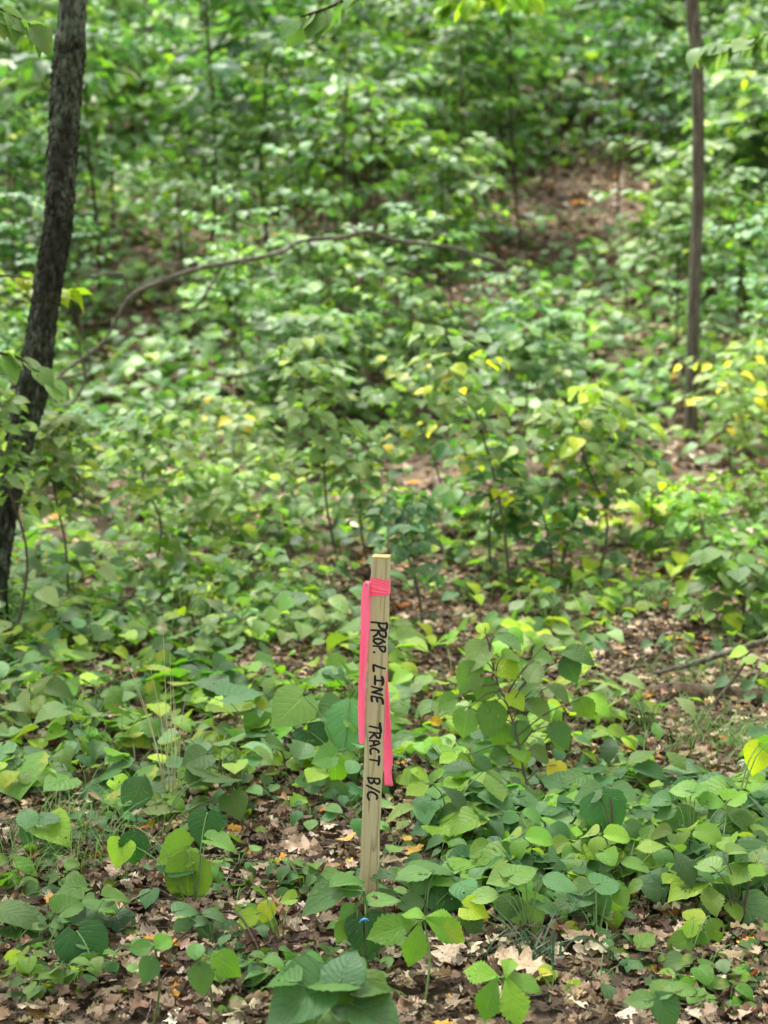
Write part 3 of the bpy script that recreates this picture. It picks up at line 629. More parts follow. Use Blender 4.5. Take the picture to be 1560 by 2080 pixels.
hero('broad_leaved_plant', 'plant with one dark quilted leaf facing the viewer just left of the pink tail', P1, (700, 1590), [(704,1476,112,262,.8,'cool','round'),(660,1440,60,200,.4,'fore'),(582,1448,96,225,.65,'fore','heart'),(640,1515,74,300,.6,'deep','heart')])
hero('broad_leaved_plant', 'plant with pale folded heart leaves in the carpet left of the stake', P1, (520, 1560), [(500,1408,92,10,.25,'cool'),(506,1468,100,165,.3,'cool'),(528,1496,80,270,.7,'bright'),(545,1470,60,20,.4,'bright'),(400,1540,72,200,.6,'deep'),(470,1540,60,350,.3,'fore')])
hero('broad_leaved_plant', 'bright round-leaved plant behind the lettering at left of the stake', P1, (650, 1650), [(680,1565,66,262,.7,'bright','round'),(650,1540,60,190,.6,'fore'),(618,1585,50,180,.5,'fore','serrate'),(690,1600,52,330,.4,'fore','serrate'),(700,1625,50,250,.4,'fore')])
hero('seedling', 'fresh green ivy-like seedling on the bare litter left of the stake', P1, (595, 1680), [(575,1640,46,150,.5,'bright','maple'),(610,1625,48,40,.5,'bright','maple'),(560,1670,44,200,.4,'bright','maple'),(605,1655,40,300,.6,'bright','maple'),(540,1665,40,180,.4,'bright'),(630,1722,42,20,.3,'bright','maple'),(538,1700,30,200,.5,'yellow')])
# serrate-leaved shrub right of the stake
hero('serrated_shrub', 'shrub of large drooping toothed leaves on a thin dark stem right of the stake', 'shrub', (1075, 1650),
 [(950,1378,90,232,.6,'pale','serrate'),(985,1402,70,240,.7,'pale','serrate'),(1035,1302,66,330,.35,'fore','serrate'),(968,1330,80,225,.6,'pale','serrate'),(1000,1460,88,262,.85,'fore','serrate'),(942,1468,80,250,.7,'fore','serrate'),(1045,1330,60,10,.3,'bright','serrate'),(1030,1360,70,330,.5,'lime','serrate'),
  (1110,1330,64,20,.35,'pale','serrate'),(1175,1330,74,350,.4,'fore','serrate'),(1160,1360,70,300,.7,'fore','serrate'),(1085,1365,60,60,.5,'pale','serrate'),(1020,1500,76,270,.85,'bright','serrate'),(1060,1490,66,290,.8,'fore','serrate'),(1095,1440,66,330,.4,'pale','serrate'),
  (1140,1400,66,345,.4,'pale','serrate'),(1140,1490,72,320,.6,'fore','serrate'),(1190,1440,64,300,.7,'bright','serrate'),(1010,1540,60,200,.5,'fore','serrate'),(1060,1540,56,280,.7,'lime','serrate'),(980,1272,40,110,.6,'lime','ovate'),(905,1425,60,195,.5,'fore','serrate'),
  (1100,1530,62,340,.4,'pale','serrate'),(940,1560,70,250,.6,'lime','serrate'),(985,1580,60,330,.5,'lime','serrate'),(1130,1570,50,270,.7,'yellow','round'),(1075,1400,64,200,.5,'pale','serrate'),(1050,1420,58,320,.5,'lime','serrate'),(1120,1290,50,60,.4,'pale','serrate')], stem_mat=M_STEM_RED, stem_r=.004, dd=.0, axis=[(1055,1520),(1030,1430),(1008,1380),(985,1275)])

# ------------------------------------------------------------------ prototypes of the carpet plants, then copies
def carpet_proto(name, kind, pal, nl, hgt, size, lod='hi', trif=False, extra=None, p=.0, smat=M_STEM):
    root = empty(name, (0, 0, 0)); L = Leaves(); T = Tubes()
    for k in range(nl):
        a_ = 2.4*k + rng.random()*.6; h_ = hgt*rng.uniform(.5, 1.1); rr = rng.uniform(.25, .9)*hgt*.9
        tip = np.array([math.cos(a_)*rr, math.sin(a_)*rr, h_])
        T.add([(0, 0, -.01), (tip[0]*.35, tip[1]*.35, h_*.7), tip], [.0018, .001], 7, 4)
        out = np.array([math.cos(a_), math.sin(a_), 0])
        for q, da in enumerate((0, 1.9, -1.9) if trif else (0,)):
            ca, sa = math.cos(da), math.sin(da); dd_ = np.array([out[0]*ca-out[1]*sa, out[0]*sa+out[1]*ca, rng.normal()*.12-.12])
            n = rvec(1, .26, (0, -.28, 0))[0]
            L.add(kind, lod, tip + dd_*.008, dd_, n, size*rng.uniform(.7, 1.2), cols(pal, 1, extra, p))
    kid(root, L.build('foliage', M_LEAF, root)); kid(root, T.build('stem', smat, root))
    return root
def scatter(protos, spots, label, group, cat, smin=.6, smax=1.3):
    for k, (x_, y_) in enumerate(spots):
        p_ = protos[k % len(protos)]; z_ = float(H(x_, y_)); s_ = random.uniform(smin, smax)
        if k < len(protos): o = p_; o.location = (x_, y_, z_); o.rotation_euler = (0, 0, random.uniform(-.5, .5)); o.scale = (s_,)*3
        else: o = copy_thing(p_, (x_, y_, z_), random.uniform(-1.4, 1.4), s_)
        px_, py_ = to_px(x_, y_, z_); size_ = 'small' if s_ < smin+(smax-smin)*.33 else 'large' if s_ > smin+(smax-smin)*.67 else 'medium'
        tag(o, label(size_, k % len(protos), float(px_), float(py_)), cat, group)
def pick(v, *steps):
    for lim, w_ in steps:
        if v < lim: return w_
    return steps[-1][1]
def spots_px(n, x0, x1, y0, y1, bare, mind=.0, keep=None):
    out = []; tries = 0
    while len(out) < n and tries < n*60:
        tries += 1; px_, py_ = random.uniform(x0, x1), random.uniform(y0, y1)
        if random.random() < float(blobs(px_, py_, bare))*1.15: continue
        g_ = ground(px_, py_)
        if random.random() > (g_[1]/6.0)**3 and keep is None: continue          # even per square metre, not per pixel
        if any((g_[0]-a)**2+(g_[1]-b)**2 < mind**2 for a, b in out): continue
        if (g_[0]-base[0])**2 + (g_[1]-base[1]-.02)**2 < .07**2: continue
        if keep == 2 and any(abs(px_-a) < 90 and -70 < py_-b < 230 for a, b in ((862, 1870), (1020, 1988), (350, 1920))): continue
        out.append((g_[0], g_[1]))
    return out
def left_where(px, py): return pick(py, (1450, 'back of the left carpet'), (1550, 'middle of the left carpet'), (9999, 'front edge of the left carpet')) + ', ' + pick(px, (200, 'by the leaning tree'), (400, 'around the dry stalks'), (600, 'right of the dry stalks'), (9999, 'beside the stake'))
def right_where(px, py): return pick(px, (1120, 'near the stake'), (1320, 'below the toothed shrub'), (9999, 'towards the white log')) + pick(py, (1700, ', back row'), (1800, ', middle row'), (9999, ', front row'))
hk = ('heart', 'heart', 'round', 'heart', 'ovate', 'serrate', 'heart', 'maple', 'heart', 'round'); kw_ = {'heart': 'heart-leaved', 'round': 'round-leaved', 'ovate': 'oval-leaved', 'serrate': 'toothed-leaved', 'maple': 'lobed-leaved'}
hearts = [carpet_proto('woodland_plant', hk[q], ('fore', 'bright', 'cool', 'fore', 'bright')[q % 5], 5+q % 5, .065+.025*(q % 4), (.105, .07, .06, .085, .075, .08, .055, .07, .12, .05)[q], extra='lime' if q % 4 == 1 else 'bright', p=.32) for q in range(10)]
scatter(hearts, spots_px(120, -60, 800, 1330, 1640, BARE_NEAR, .06, 1), lambda z, q, px, py: f'{z} green {kw_[hk[q]]} plant, {left_where(px, py)}', 'low leafy plants carpeting the ground left of the stake', 'ground plant')
tk = ('ovate', 'heart', 'ovate', 'round', 'serrate', 'ovate', 'heart', 'leaflet')
kw2 = {'ovate': 'oval', 'heart': 'heart-shaped', 'round': 'rounded', 'serrate': 'toothed', 'leaflet': 'narrow'}
trifs = [carpet_proto('three_leaflet_plant', tk[q], 'fore' if q % 2 else 'cool', 2+q % 4, .07+.022*(q % 4), (.08, .065, .09, .05, .07, .06, .08, .085)[q], trif=True, extra='bright', p=.25) for q in range(8)]
scatter(trifs, spots_px(84, 900, 1620, 1610, 1900, BARE_NEAR, .07, 1), lambda z, q, px, py: f'{z} {kw2[tk[q]]} three-leaflet plant, right bed {right_where(px, py)}', 'three-leaflet plants in the bed right of the stake', 'ground plant', .6, 1.15)
mk_ = ('heart', 'ovate', 'serrate', 'maple', 'round', 'leaflet', 'ovate', 'maple')
kw_['leaflet'] = 'narrow-leaved'
mids = [carpet_proto('woodland_herb', mk_[q], ('bright', 'fore', 'pale', 'hill')[q % 4], 7+q % 4, .10+.035*(q % 4), (.09, .07, .08, .085, .05, .09, .10, .06)[q], lod='mid', extra='lime', p=.12) for q in range(8)]
scatter(mids, spots_px(100, -60, 760, 1215, 1345, BARE_NEAR, .06, 1), lambda z, q, px, py: f'{z} {kw_[mk_[q]]} herb behind the left carpet, ' + pick(px, (120, 'at the leaning trunk'), (300, 'left of the dry stalks'), (480, 'behind the dry stalks'), (640, 'below the yellowing plant'), (9999, 'just left of the stake')), 'low herbs behind the left carpet', 'ground plant')
mids2 = [carpet_proto('woodland_herb', mk_[-q-1], ('fore', 'bright', 'pale', 'cool')[q % 4], 6+q % 4, .085+.03*(q % 3), (.07, .09, .075, .05, .085, .08, .10, .06)[q], lod='mid', extra='lime', p=.15) for q in range(8)]
scatter(mids2, spots_px(88, 800, 1620, 1190, 1600, BARE_NEAR + [(1440,1420,200,75), (1470,1500,130,60), (1540,1590,60,40), (880,1360,60,60), (1330,1300,80,40)], .08, 1), lambda z, q, px, py: f'{z} {kw_[mk_[-q-1]]} herb ' + pick(px, (900, 'just right of the stake'), (1180, 'around the toothed shrub'), (1380, 'right of the toothed shrub'), (9999, 'near the rotting log')) + pick(py, (1320, ', far side'), (1460, ', middle'), (9999, ', near side')), 'low herbs right of the stake', 'ground plant')
sk = ('round', 'serrate', 'ovate')
smalls = [carpet_proto('sprout', sk[q % 3], ('bright', 'cool', 'fore')[q % 3], 4+q % 3, .055, .042, lod='mid', trif=q % 2 == 0, extra='lime', p=.15) for q in range(6)]
scatter(smalls, spots_px(130, 0, 1560, 1640, 2070, [(a, b, c*.6, d*.6) for a, b, c, d in BARE_NEAR[:5]], .05, 2), lambda z, q, px, py: f'{z} {kw_[sk[q % 3]]} sprout on the litter, ' + pick(px, (300, 'far left'), (600, 'left of the stake'), (900, 'around the stake foot'), (1200, 'beside the creepers'), (9999, 'in the right corner')) + pick(py, (1800, ', back'), (1930, ', middle'), (9999, ', front')), 'tiny sprouts dotted over the litter', 'sprout')

# ground cover further back: nobody could count it
L = Leaves()
def cover(N, y0, y1, hmin, hmax, kinds, pal, size, lod, extra, p, thr=.40, fsc=.9, lean=(0, -.25, 0), bare=BARE_FAR, wide=.25, pad=.5):
    x, y = spread_pts(N, y0, y1, wide, pad); z0 = H(x, y); px, py = to_px(x, y, z0+.2)
    m = (fbm(x*fsc, y*fsc, 0, 21) > thr) & (rng.random(N) > blobs(px, py, bare)*1.1); x, y, z0 = x[m], y[m], z0[m]; n_ = len(x)
    hh = hmin + (hmax-hmin)*rng.random(n_)**1.3*(.4+1.2*fbm(x*1.7, y*1.7, 0, 33))
    a_ = rng.random(n_)*6.283; d = np.stack([np.cos(a_), np.sin(a_), rng.normal(size=n_)*.15-.12], -1); nn = rvec(n_, .28, lean)
    for q, kd in enumerate(kinds):
        s_ = (np.arange(n_) % len(kinds)) == q
        L.add(kd, lod, np.stack([x, y, z0+hh], -1)[s_], d[s_], nn[s_], rng.uniform(*size, s_.sum()), cols(pal[q % len(pal)], s_.sum(), extra, p, .2))
cover(5200, 6.5, 10.5, .03, .28, ('heart', 'ovate', 'serrate'), ('fore', 'bright', 'pale'), (.05, .10), 'mid', 'lime', .08, .47)
tag(L.build('ground_cover', M_LEAF), 'low mixed green leaves covering the flat ground behind the stake', 'ground cover', kind='stuff')
L = Leaves()
cover(17000, 10, 22, .04, .40, ('maple', 'ovate', 'round'), ('hill', 'pale', 'pale'), (.08, .15), 'lo', 'lime', .05, .37, .9)
cover(36000, 20, 46, .1, 1.0, ('maple', 'ovate', 'round'), ('hill', 'hill', 'pale'), (.13, .25), 'lo', 'lime', .12, .36, .5, bare=BARE_FAR, wide=.24, pad=1.5)
tag(L.build('hillside_undergrowth', M_LEAF_FAR), 'blurred mass of green undergrowth leaves covering the rising slope', 'undergrowth', kind='stuff')

# ------------------------------------------------------------------ saplings and shrubs
def sapling_parts(hgt, spread, nbr, nlf, size, kind, pal, lod, extra, p, lean=(0, 0), stem_r=.006, mat=M_LEAF, low=.3, lay=.16, nlean=(0, -.18, 0)):
    L = Leaves(); T = Tubes(); top = np.array([lean[0], lean[1], hgt])
    stem = smooth_path([(0, 0, -.03), top*[.3, .3, .35]+rng.normal(size=3)*[.03, .03, 0], top*[.7, .7, .7]+rng.normal(size=3)*[.03, .03, 0], top], 14)
    T.add(stem, [stem_r, stem_r*.75, stem_r*.3], None, 6)
    for k in range(nbr):
        f = low + (1-low)*(k+.5)/nbr; b = np.array([np.interp(f*13, range(14), stem[:, q]) for q in range(3)])
        a_ = 2.399*k + rng.random(); ln = spread*(1.15-.6*f)*rng.uniform(.6, 1.15); rise = rng.uniform(.05, .4)
        out = np.array([math.cos(a_), math.sin(a_), 0]); e = b + out*ln + [0, 0, ln*rise]; m_ = (b+e)/2 + [0, 0, ln*.10]
        br = smooth_path([b, m_, e], 8); T.add(br, [stem_r*.4, stem_r*.15], None, 4)
        t_ = np.linspace(.15, 1, nlf); pos = np.stack([np.interp(t_*7, range(8), br[:, q]) for q in range(3)], -1)
        sd_ = np.where(np.arange(nlf) % 2, 1, -1)[:, None]; side = np.cross([0, 0, 1], out)[None]*sd_
        d = unit(out[None]*rng.uniform(.4, 1.1, (nlf, 1)) + side*.8 + rng.normal(size=(nlf, 3))*.15 - np.array([0, 0, .22])); d[-1] = unit(out - [0, 0, .2])
        pos = pos + side*rng.uniform(0, size*.5, (nlf, 1)) + rng.normal(size=(nlf, 3))*size*.15
        L.add(kind, lod, pos, d, rvec(nlf, lay, nlean), rng.uniform(.65, 1.15, nlf)*size, cols(pal, nlf, extra, p, .16))
    return L, T
def sapling(name, label, cat, b, hgt, spread, nbr, nlf, size, kind, pal, lod='mid', extra='lime', p=.06, lean=(0, 0), smat=M_STEM_RED, mat=M_LEAF, group=None, stem_r=.006, low=.3, lay=.22, nlean=(0, -.3, 0)):
    root = empty(name, b); tag(root, label, cat, group)
    L, T = sapling_parts(hgt, spread, nbr, nlf, size, kind, pal, lod, extra, p, lean, stem_r, mat, low, lay, nlean)
    kid(root, L.build('foliage', mat, root)); kid(root, T.build('stem', smat, root)); return root
def px_sap(label, bpx, tpx, spread_px, **kw):
    b = ground(*bpx); t = at(tpx[0], tpx[1], b[1]); kw['size'] *= .80; kw['nbr'] = max(3, round(kw['nbr']*1.15)); kw['low'] = min(.5, kw['low']+.06); return sapling(kw.pop('name', 'sapling'), label, kw.pop('cat', 'sapling'), b, float(t[2]-b[2]), spread_px/F*b[1], lean=(float(t[0]-b[0]), 0), **kw)
px_sap('pale-leaved sapling on a dark stem, fullest crown right of centre above the shrub', (1210,1195), (1180,800), 190, nbr=15, nlf=13, size=.115, kind='ovate', pal='pale', p=.10, low=.35)
px_sap('slender sapling with yellow-tipped upper leaves above and right of the stake top', (1040,1230), (900,660), 120, nbr=16, nlf=9, size=.105, kind='ovate', pal='pale', extra='yellow', p=.16, low=.25)
px_sap('thin sapling with sparse oval leaves directly right of the stake top', (865,1300), (838,1010), 95, nbr=10, nlf=8, size=.085, kind='ovate', pal='cool', low=.3)
px_sap('sapling with wide airy tiers of oval leaves between the slender one and the pale crown', (1000,1190), (985,890), 130, nbr=12, nlf=9, size=.115, kind='ovate', pal='fore', p=.05, low=.3)
px_sap('leaning sapling with long arching pale leaves left of centre above the stake', (700,1200), (590,700), 120, nbr=14, nlf=9, size=.11, kind='ovate', pal='pale', low=.35)
px_sap('dark-stemmed shrub with small serrated leaves beside the lichened tree', (140,1255), (125,840), 115, nbr=18, nlf=14, size=.085, kind='serrate', pal='pale', extra='lime', p=.14, low=.4, name='shrub', cat='shrub')
px_sap('bushy shrub of pale crinkled leaves right of the lichened tree', (300,1200), (330,850), 200, nbr=18, nlf=14, size=.085, kind='serrate', pal='pale', extra='lime', p=.14, low=.35, name='shrub', cat='shrub')
px_sap('low broad sapling with grey-green tiers behind the left carpet', (440,1170), (430,960), 210, nbr=14, nlf=14, size=.10, kind='ovate', pal='pale', extra='lime', p=.1, low=.3)
px_sap('sapling with lime shoots arching to the right near the right edge', (1330,1150), (1330,1000), 140, nbr=9, nlf=9, size=.11, kind='ovate', pal='lime', extra='fore', p=.3, low=.5)
px_sap('small yellow-leaved seedling among green herbs right of the serrated shrub', (1100,1225), (1095,1165), 40, nbr=4, nlf=4, size=.06, kind='ovate', pal='lime', extra='yellow', p=.4, low=.5)
px_sap('small plant turning yellow in the green carpet left of the stake', (430,1260), (430,1215), 70, nbr=6, nlf=6, size=.085, kind='heart', pal='yellow', extra='lime', p=.4, low=.5, name='yellowing_plant', cat='plant')
px_sap('sapling with big drooping pale leaves at the right edge, middle height', (1500,1300), (1500,1120), 130, nbr=9, nlf=7, size=.13, kind='serrate', pal='pale', low=.4)
px_sap('bright bushy herb clump at the right edge behind the litter', (1540,1120), (1540,960), 120, nbr=12, nlf=12, size=.08, kind='ovate', pal='bright', low=.2)
px_sap('sapling with fine light leaves beside the thin right-hand tree', (1530,960), (1540,700), 150, nbr=16, nlf=14, size=.10, kind='ovate', pal='pale', low=.3, lod='lo', extra='yellow')
px_sap('shrub at the left edge with drooping pale sprays in front of the lichened trunk', (20,1330), (0,780), 70, nbr=11, nlf=9, size=.085, kind='ovate', pal='pale', extra='lime', p=.15, low=.45, name='shrub', cat='shrub')
px_sap('low sapling with blue-green tiers right of centre in the middle distance', (800,1130), (760,1000), 150, nbr=9, nlf=9, size=.10, kind='ovate', pal='cool', low=.3)
px_sap('leafy sapling filling the gap left of the slender one, dull green', (600,1130), (560,930), 170, nbr=11, nlf=11, size=.10, kind='ovate', pal='fore', extra='pale', p=.4, low=.3)
px_sap('spreading sapling with level pale tiers behind the slender yellow-tipped one', (930,1090), (860,740), 170, nbr=14, nlf=13, size=.11, kind='ovate', pal='pale', extra='yellow', p=.05, low=.35)
px_sap('wide sapling of dense pale tiers between the pale crown and the straight tree', (1260,1110), (1230,830), 135, nbr=14, nlf=13, size=.115, kind='ovate', pal='pale', extra='yellow', p=.06, low=.3)
px_sap('spindly pale sapling nodding over the dark hollow left of centre', (480,1090), (470,820), 150, nbr=11, nlf=11, size=.10, kind='serrate', pal='pale', extra='yellow', p=.06, low=.35)
px_sap('sapling with dull tiers under the left end of the dead branch', (200,1060), (230,840), 160, nbr=13, nlf=12, size=.11, kind='ovate', pal='cool', extra='pale', p=.3, low=.35)
px_sap('full leafy sapling of grey-green tiers right above the stake top', (760,1180), (720,880), 130, nbr=12, nlf=12, size=.09, kind='ovate', pal='pale', extra='yellow', p=.06, low=.3)
px_sap('low bushy sapling below the pale crown with mixed green and yellow leaves', (1120,1190), (1110,990), 170, nbr=12, nlf=12, size=.085, kind='ovate', pal='fore', extra='yellow', p=.08, low=.25)
px_sap('low bushy sapling beside the lime shoots near the right edge', (1440,1180), (1420,1010), 150, nbr=10, nlf=11, size=.09, kind='serrate', pal='bright', extra='pale', p=.3, low=.25)
px_sap('green sapling with lobed leaves in soft focus left of the dead branch top', (560,960), (600,640), 170, nbr=15, nlf=14, size=.13, kind='maple', pal='hill', extra='pale', p=.2, low=.4, lod='lo', smat=M_TWIG)
px_sap('tall green sapling with lobed leaves under the right end of the dead branch', (1060,960), (1090,640), 170, nbr=15, nlf=14, size=.13, kind='maple', pal='hill', extra='cool', p=.3, low=.4, lod='lo', smat=M_TWIG)
px_sap('tall green sapling left of the leaning tree trunk in the soft distance', (20,960), (10,560), 180, nbr=13, nlf=14, size=.12, kind='ovate', pal='bright', extra='pale', p=.3, low=.35, lod='lo', smat=M_TWIG)
px_sap('sapling of soft pale sprays with yellow leaves below the straight tree', (1500,1020), (1480,760), 170, nbr=13, nlf=12, size=.11, kind='ovate', pal='pale', extra='yellow', p=.1, low=.3)
# hillside saplings: prototypes then copies
hp = []; HPK = []
for q in range(12):
    hgt = (1.5, 2.2, 2.9, 1.9, 2.5, 1.2)[q % 6]; kd = ('maple', 'ovate', 'maple', 'round')[q % 4]; HPK.append(kd)
    r_ = sapling('hillside_sapling', None, None, (0, 0, 0), hgt, .55+.22*hgt, 13+2*(q % 4), 17, (.14, .17, .13, .15)[q % 4], kd, ('hill', 'hill', 'cool', 'pale')[q % 4], 'lo', 'lime', .07, smat=M_TWIG, mat=M_LEAF_FAR, stem_r=.014, low=.42, lay=.13, nlean=(0, -.16, 0))
    hp.append(r_)
spots = []; tries = 0
CLEAR = [(1410, 60, 11.2), (325, 45, 22.5)]              # things that stand free in the photograph: (pixel column, half width, distance)
while len(spots) < 290 and tries < 60000:
    tries += 1; y_ = math.sqrt(random.random()*(38**2-10.6**2)+10.6**2); x_ = random.uniform(-1, 1)*(.235*y_+.5); z_ = float(H(x_, y_))
    px_, py_ = to_px(x_, y_, z_+1.2)
    if random.random() < float(blobs(px_, py_, BARE_FAR))*1.1: continue
    px_, py_ = to_px(x_, y_, z_+.1)
    if random.random() < float(blobs(px_, py_, BARE_FAR))*1.0: continue
    if any(abs(px_-c) < w_ and y_ < d_ for c, w_, d_ in CLEAR): continue
    if any((x_-a)**2+(y_-b)**2 < (.024*y_)**2 for a, b in spots): continue
    spots.append((x_, y_))
spots.sort(key=lambda s: s[1])
for k, (x_, y_) in enumerate(spots):
    p_ = hp[k % 12]; s_ = random.uniform(.7, 1.15) * (.5 if y_ < 12 else .72 if y_ < 14 else 1)
    if k < 12: o = p_; o.location = (x_, y_, float(H(x_, y_))); o.scale = (s_,)*3
    else: o = copy_thing(p_, (x_, y_, float(H(x_, y_))), random.uniform(-3, 3), s_)
    f_ = pick(y_, (13.5, 'foot'), (17, 'lower part'), (22, 'middle'), (28, 'upper part'), (99, 'top'))
    px_ = float(to_px(x_, y_, float(H(x_, y_)))[0])
    c_ = pick(px_, (160, 'behind the leaning tree'), (420, 'over the left branch end'), (700, 'left of centre'), (950, 'straight above the stake'), (1340, 'left of the straight tree'), (9999, 'by or beyond the straight tree'))
    tag(o, f'{kw_[HPK[k % 12]]} sapling, {f_} of slope, {c_}', 'sapling', f'saplings crowding the {f_} of the slope')

# ------------------------------------------------------------------ trees
def bark_disp(amp, sc, sq=.25):
    def f(P):
        x, y, z = P[..., 0]*sc, P[..., 1]*sc, P[..., 2]*sc*sq
        a_ = np.abs(vnoise(x, y, z, 5)*2-1); b_ = np.abs(vnoise(x*2.1, y*2.1, z*2.1, 8)*2-1)
        return amp*(np.minimum(a_*2.2, 1)*.7 + np.minimum(b_*2, 1)*.4 - .6)
    return f
def crown_leaves(L, c, rad, N, size, pal='hill', zs=.7):
    k = max(6, N//45); cc = rng.normal(size=(k, 3)); cc = unit(cc)*rng.random((k, 1))**.4*[rad, rad, rad*zs] + c
    pos = cc[rng.integers(0, k, N)] + rng.normal(size=(N, 3))*[rad*.16, rad*.16, rad*.07]
    a_ = rng.random(N)*6.283; d = np.stack([np.cos(a_), np.sin(a_), -.2+0*a_], -1)
    L.add('ovate', 'lo', pos, d, rvec(N, .35), rng.uniform(.7, 1.2, N)*size, cols(pal, N, 'lime', .1)); return cc
def tree(label, path_px, dist, rad_px, mat, top_h, crown_r, crown_n, seg=56, disp=None, rings=260, flakes=0, name='tree'):
    P = [at(x_, y_, dist) for x_, y_ in path_px]; b = P[-1].copy(); gz = float(H(b[0], b[1]))
    P = P[::-1]                                           # from the foot up
    P[0] = np.array([P[0][0], P[0][1], gz-.08]); up = unit(P[-1]-P[-2]); up = unit(up*[.5, .5, 1]+[0, 0, .3])
    while P[-1][2] < top_h: P.append(P[-1] + up*.7 + rng.normal(size=3)*[.04, .04, 0])
    root = empty(name, P[0]); tag(root, label, 'tree'); nb_ = len(path_px)
    rr = [r_/F*dist for r_ in rad_px[::-1]] + list(np.linspace(rad_px[0]/F*dist, rad_px[0]/F*dist*.3, len(P)-nb_))
    T = Tubes(); T.add(P, rr, rings, seg, disp)
    if flakes:
        Pf = smooth_path(P, 300); rf = np.interp(np.linspace(0, 1, 300), np.linspace(0, 1, len(rr)), rr); V_, Q_ = [], []
        hi = int(300*.62)
        for q in range(flakes):
            i_ = rng.integers(5, hi); a_ = rng.random()*6.283; up_ = unit(Pf[min(i_+1, 299)]-Pf[i_-1]); o_ = unit(np.cross(up_, [math.cos(a_), math.sin(a_), .01])); sd_ = np.cross(up_, o_)
            c_ = Pf[i_] + o_*(rf[i_]*rng.uniform(.97, 1.03)); w_, h_ = rng.uniform(.004, .010), rng.uniform(.012, .036); lift = rng.uniform(.002, .010); th = .0015
            fr = []
            for (s1, s2) in ((-1, -1), (1, -1), (1, 1), (-1, 1)):
                jit = rng.uniform(.6, 1.1, 2); li = lift if s2 < 0 else .0
                p_ = c_ + sd_*(w_*s1*jit[0]) + up_*(h_*s2*jit[1]) + o_*li; fr.append(p_)
            n0 = T.n; T.V.append(np.array(fr + [p_ - o_*(th+.006) for p_ in fr])); T.n += 8
            T.Q.append(np.array([(0,1,2,3),(7,6,5,4),(0,4,5,1),(1,5,6,2),(2,6,7,3),(3,7,4,0)])+n0)
    kid(root, T.build('trunk', mat, root, P[0]))
    T = Tubes(); L = Leaves(); top = P[-1]; cc = crown_leaves(L, top + [0, 0, crown_r*.25], crown_r, crown_n, .11)
    for q in range(min(14, len(cc))):
        s_ = P[-1 - (q % 3)]; T.add([s_, (s_+cc[q])/2 + [0, 0, .15], cc[q]], [rr[-1]*.9, .012, .006], 10, 6)
    kid(root, T.build('limbs', mat, root, P[0])); kid(root, L.build('crown', M_LEAF_FAR, root, P[0]))
    return root
tree('leaning slender tree with dark flaky lichened bark at the left of the picture', [(150,-10),(142,100),(133,200),(126,320),(119,450),(104,540),(88,640),(78,720),(64,800),(42,880),(22,970),(6,1060),(-8,1180),(-12,1310)], 6.1, [28,27.5,27,26.5,25.5,25,25,27,29,27,25,23,22,25], M_BARK, 6.5, 1.9, 900, seg=110, rings=700, disp=bark_disp(.009, 55, .3), flakes=4200)
tree('straight thin grey-brown tree at the right standing clear of the thicket', [(1406,-10),(1414,100),(1418,230),(1418,400),(1413,520),(1409,640),(1406,760),(1402,870)], 10.6, [12.8,13.2,12,11.6,12,12.4,12.6,15], M_BARK2, 8.5, 2.2, 900, disp=bark_disp(.004, 60, .15))
tree('distant thick trunk cut off by the top edge, upper left', [(326,-10),(325,50),(324,110),(322,260)], 22, [31,32,34,38], M_BARK2, 14, 3.2, 900, disp=bark_disp(.03, 14, .15), rings=120)
# unseen canopy trees added outside the picture so that their crowns shade it
def added_canopy_tree(b, hgt, cr, src=None):
    if src is None:
        r_ = empty('added_canopy_tree', b); T = Tubes(); T.add([(0, 0, -.2), (.1, .05, hgt*.4), (0, .1, hgt*.8), (.1, 0, hgt*1.1)], [.22, .16, .11, .05], 30, 12)
        L = Leaves(); cc = crown_leaves(L, np.array([0, 0, hgt]), cr, 1350, .32, zs=.45)
        for q in range(0, len(cc), 3): T.add([(0, .05, hgt*.75), (cc[q]+[0, .05, hgt*.8])/2, cc[q]], [.07, .04, .015], 8, 5)
        kid(r_, T.build('trunk', M_BARK2, r_)); kid(r_, L.build('crown', M_LEAF_FAR, r_)); return r_
    return copy_thing(src, b, random.uniform(0, 6), random.uniform(.9, 1.15))
ct = None
for k, (x_, y_, w_) in enumerate([(-4.6, 7.5, 'left of the picture near the leaning tree'), (5.2, 9.5, 'right of the picture beyond the log'), (-4.2, 0.5, 'behind the viewer on the left'), (4.4, -.5, 'behind the viewer on the right'), (-10, 15.5, 'left of the slope foot'), (11, 17.5, 'right of the slope foot'), (-12.5, 25, 'left of the upper slope'), (13.5, 28, 'right of the upper slope'), (0.8, -5.5, 'straight behind the viewer')]):
    b_ = (x_, y_, float(H(x_, y_))); o = added_canopy_tree(b_, 8.5, 4.2, ct); ct = ct or o
    tag(o, f'tall unseen canopy tree added for shade {w_}', 'tree', 'unseen canopy trees added for shade outside the picture')

# thin dead or bare stems on the slope
T_ = [((842,600),(846,455),9,14.5), ((1130,640),(1122,520),6,14.0), ((560,620),(542,440),8,15.0), ((1075,620),(1068,500),7,14.0), ((665,600),(668,420),7,15.5), ((1280,700),(1270,560),6,13.6), ((950,240),(945,100),8,24.0), ((610,470),(590,330),6,19.0), ((1430,520),(1432,380),6,17)]
for k, (b_, t_, wd, dist) in enumerate(T_):
    g_ = at(*b_, dist); g_[2] = float(H(g_[0], g_[1])); e_ = at(*t_, dist)
    T = Tubes(); T.add([(0, 0, -.04), (e_-g_)*.5 + rng.normal(size=3)*.02, (e_-g_)], [wd/F*dist*.5, wd/F*dist*.3], 12, 8)
    o = T.build('bare_stem', M_BARK2); o.location = tuple(g_); tag(o, 'thin bare upright stem among the blurred leaves of the slope', 'stem', 'bare stems on the slope')

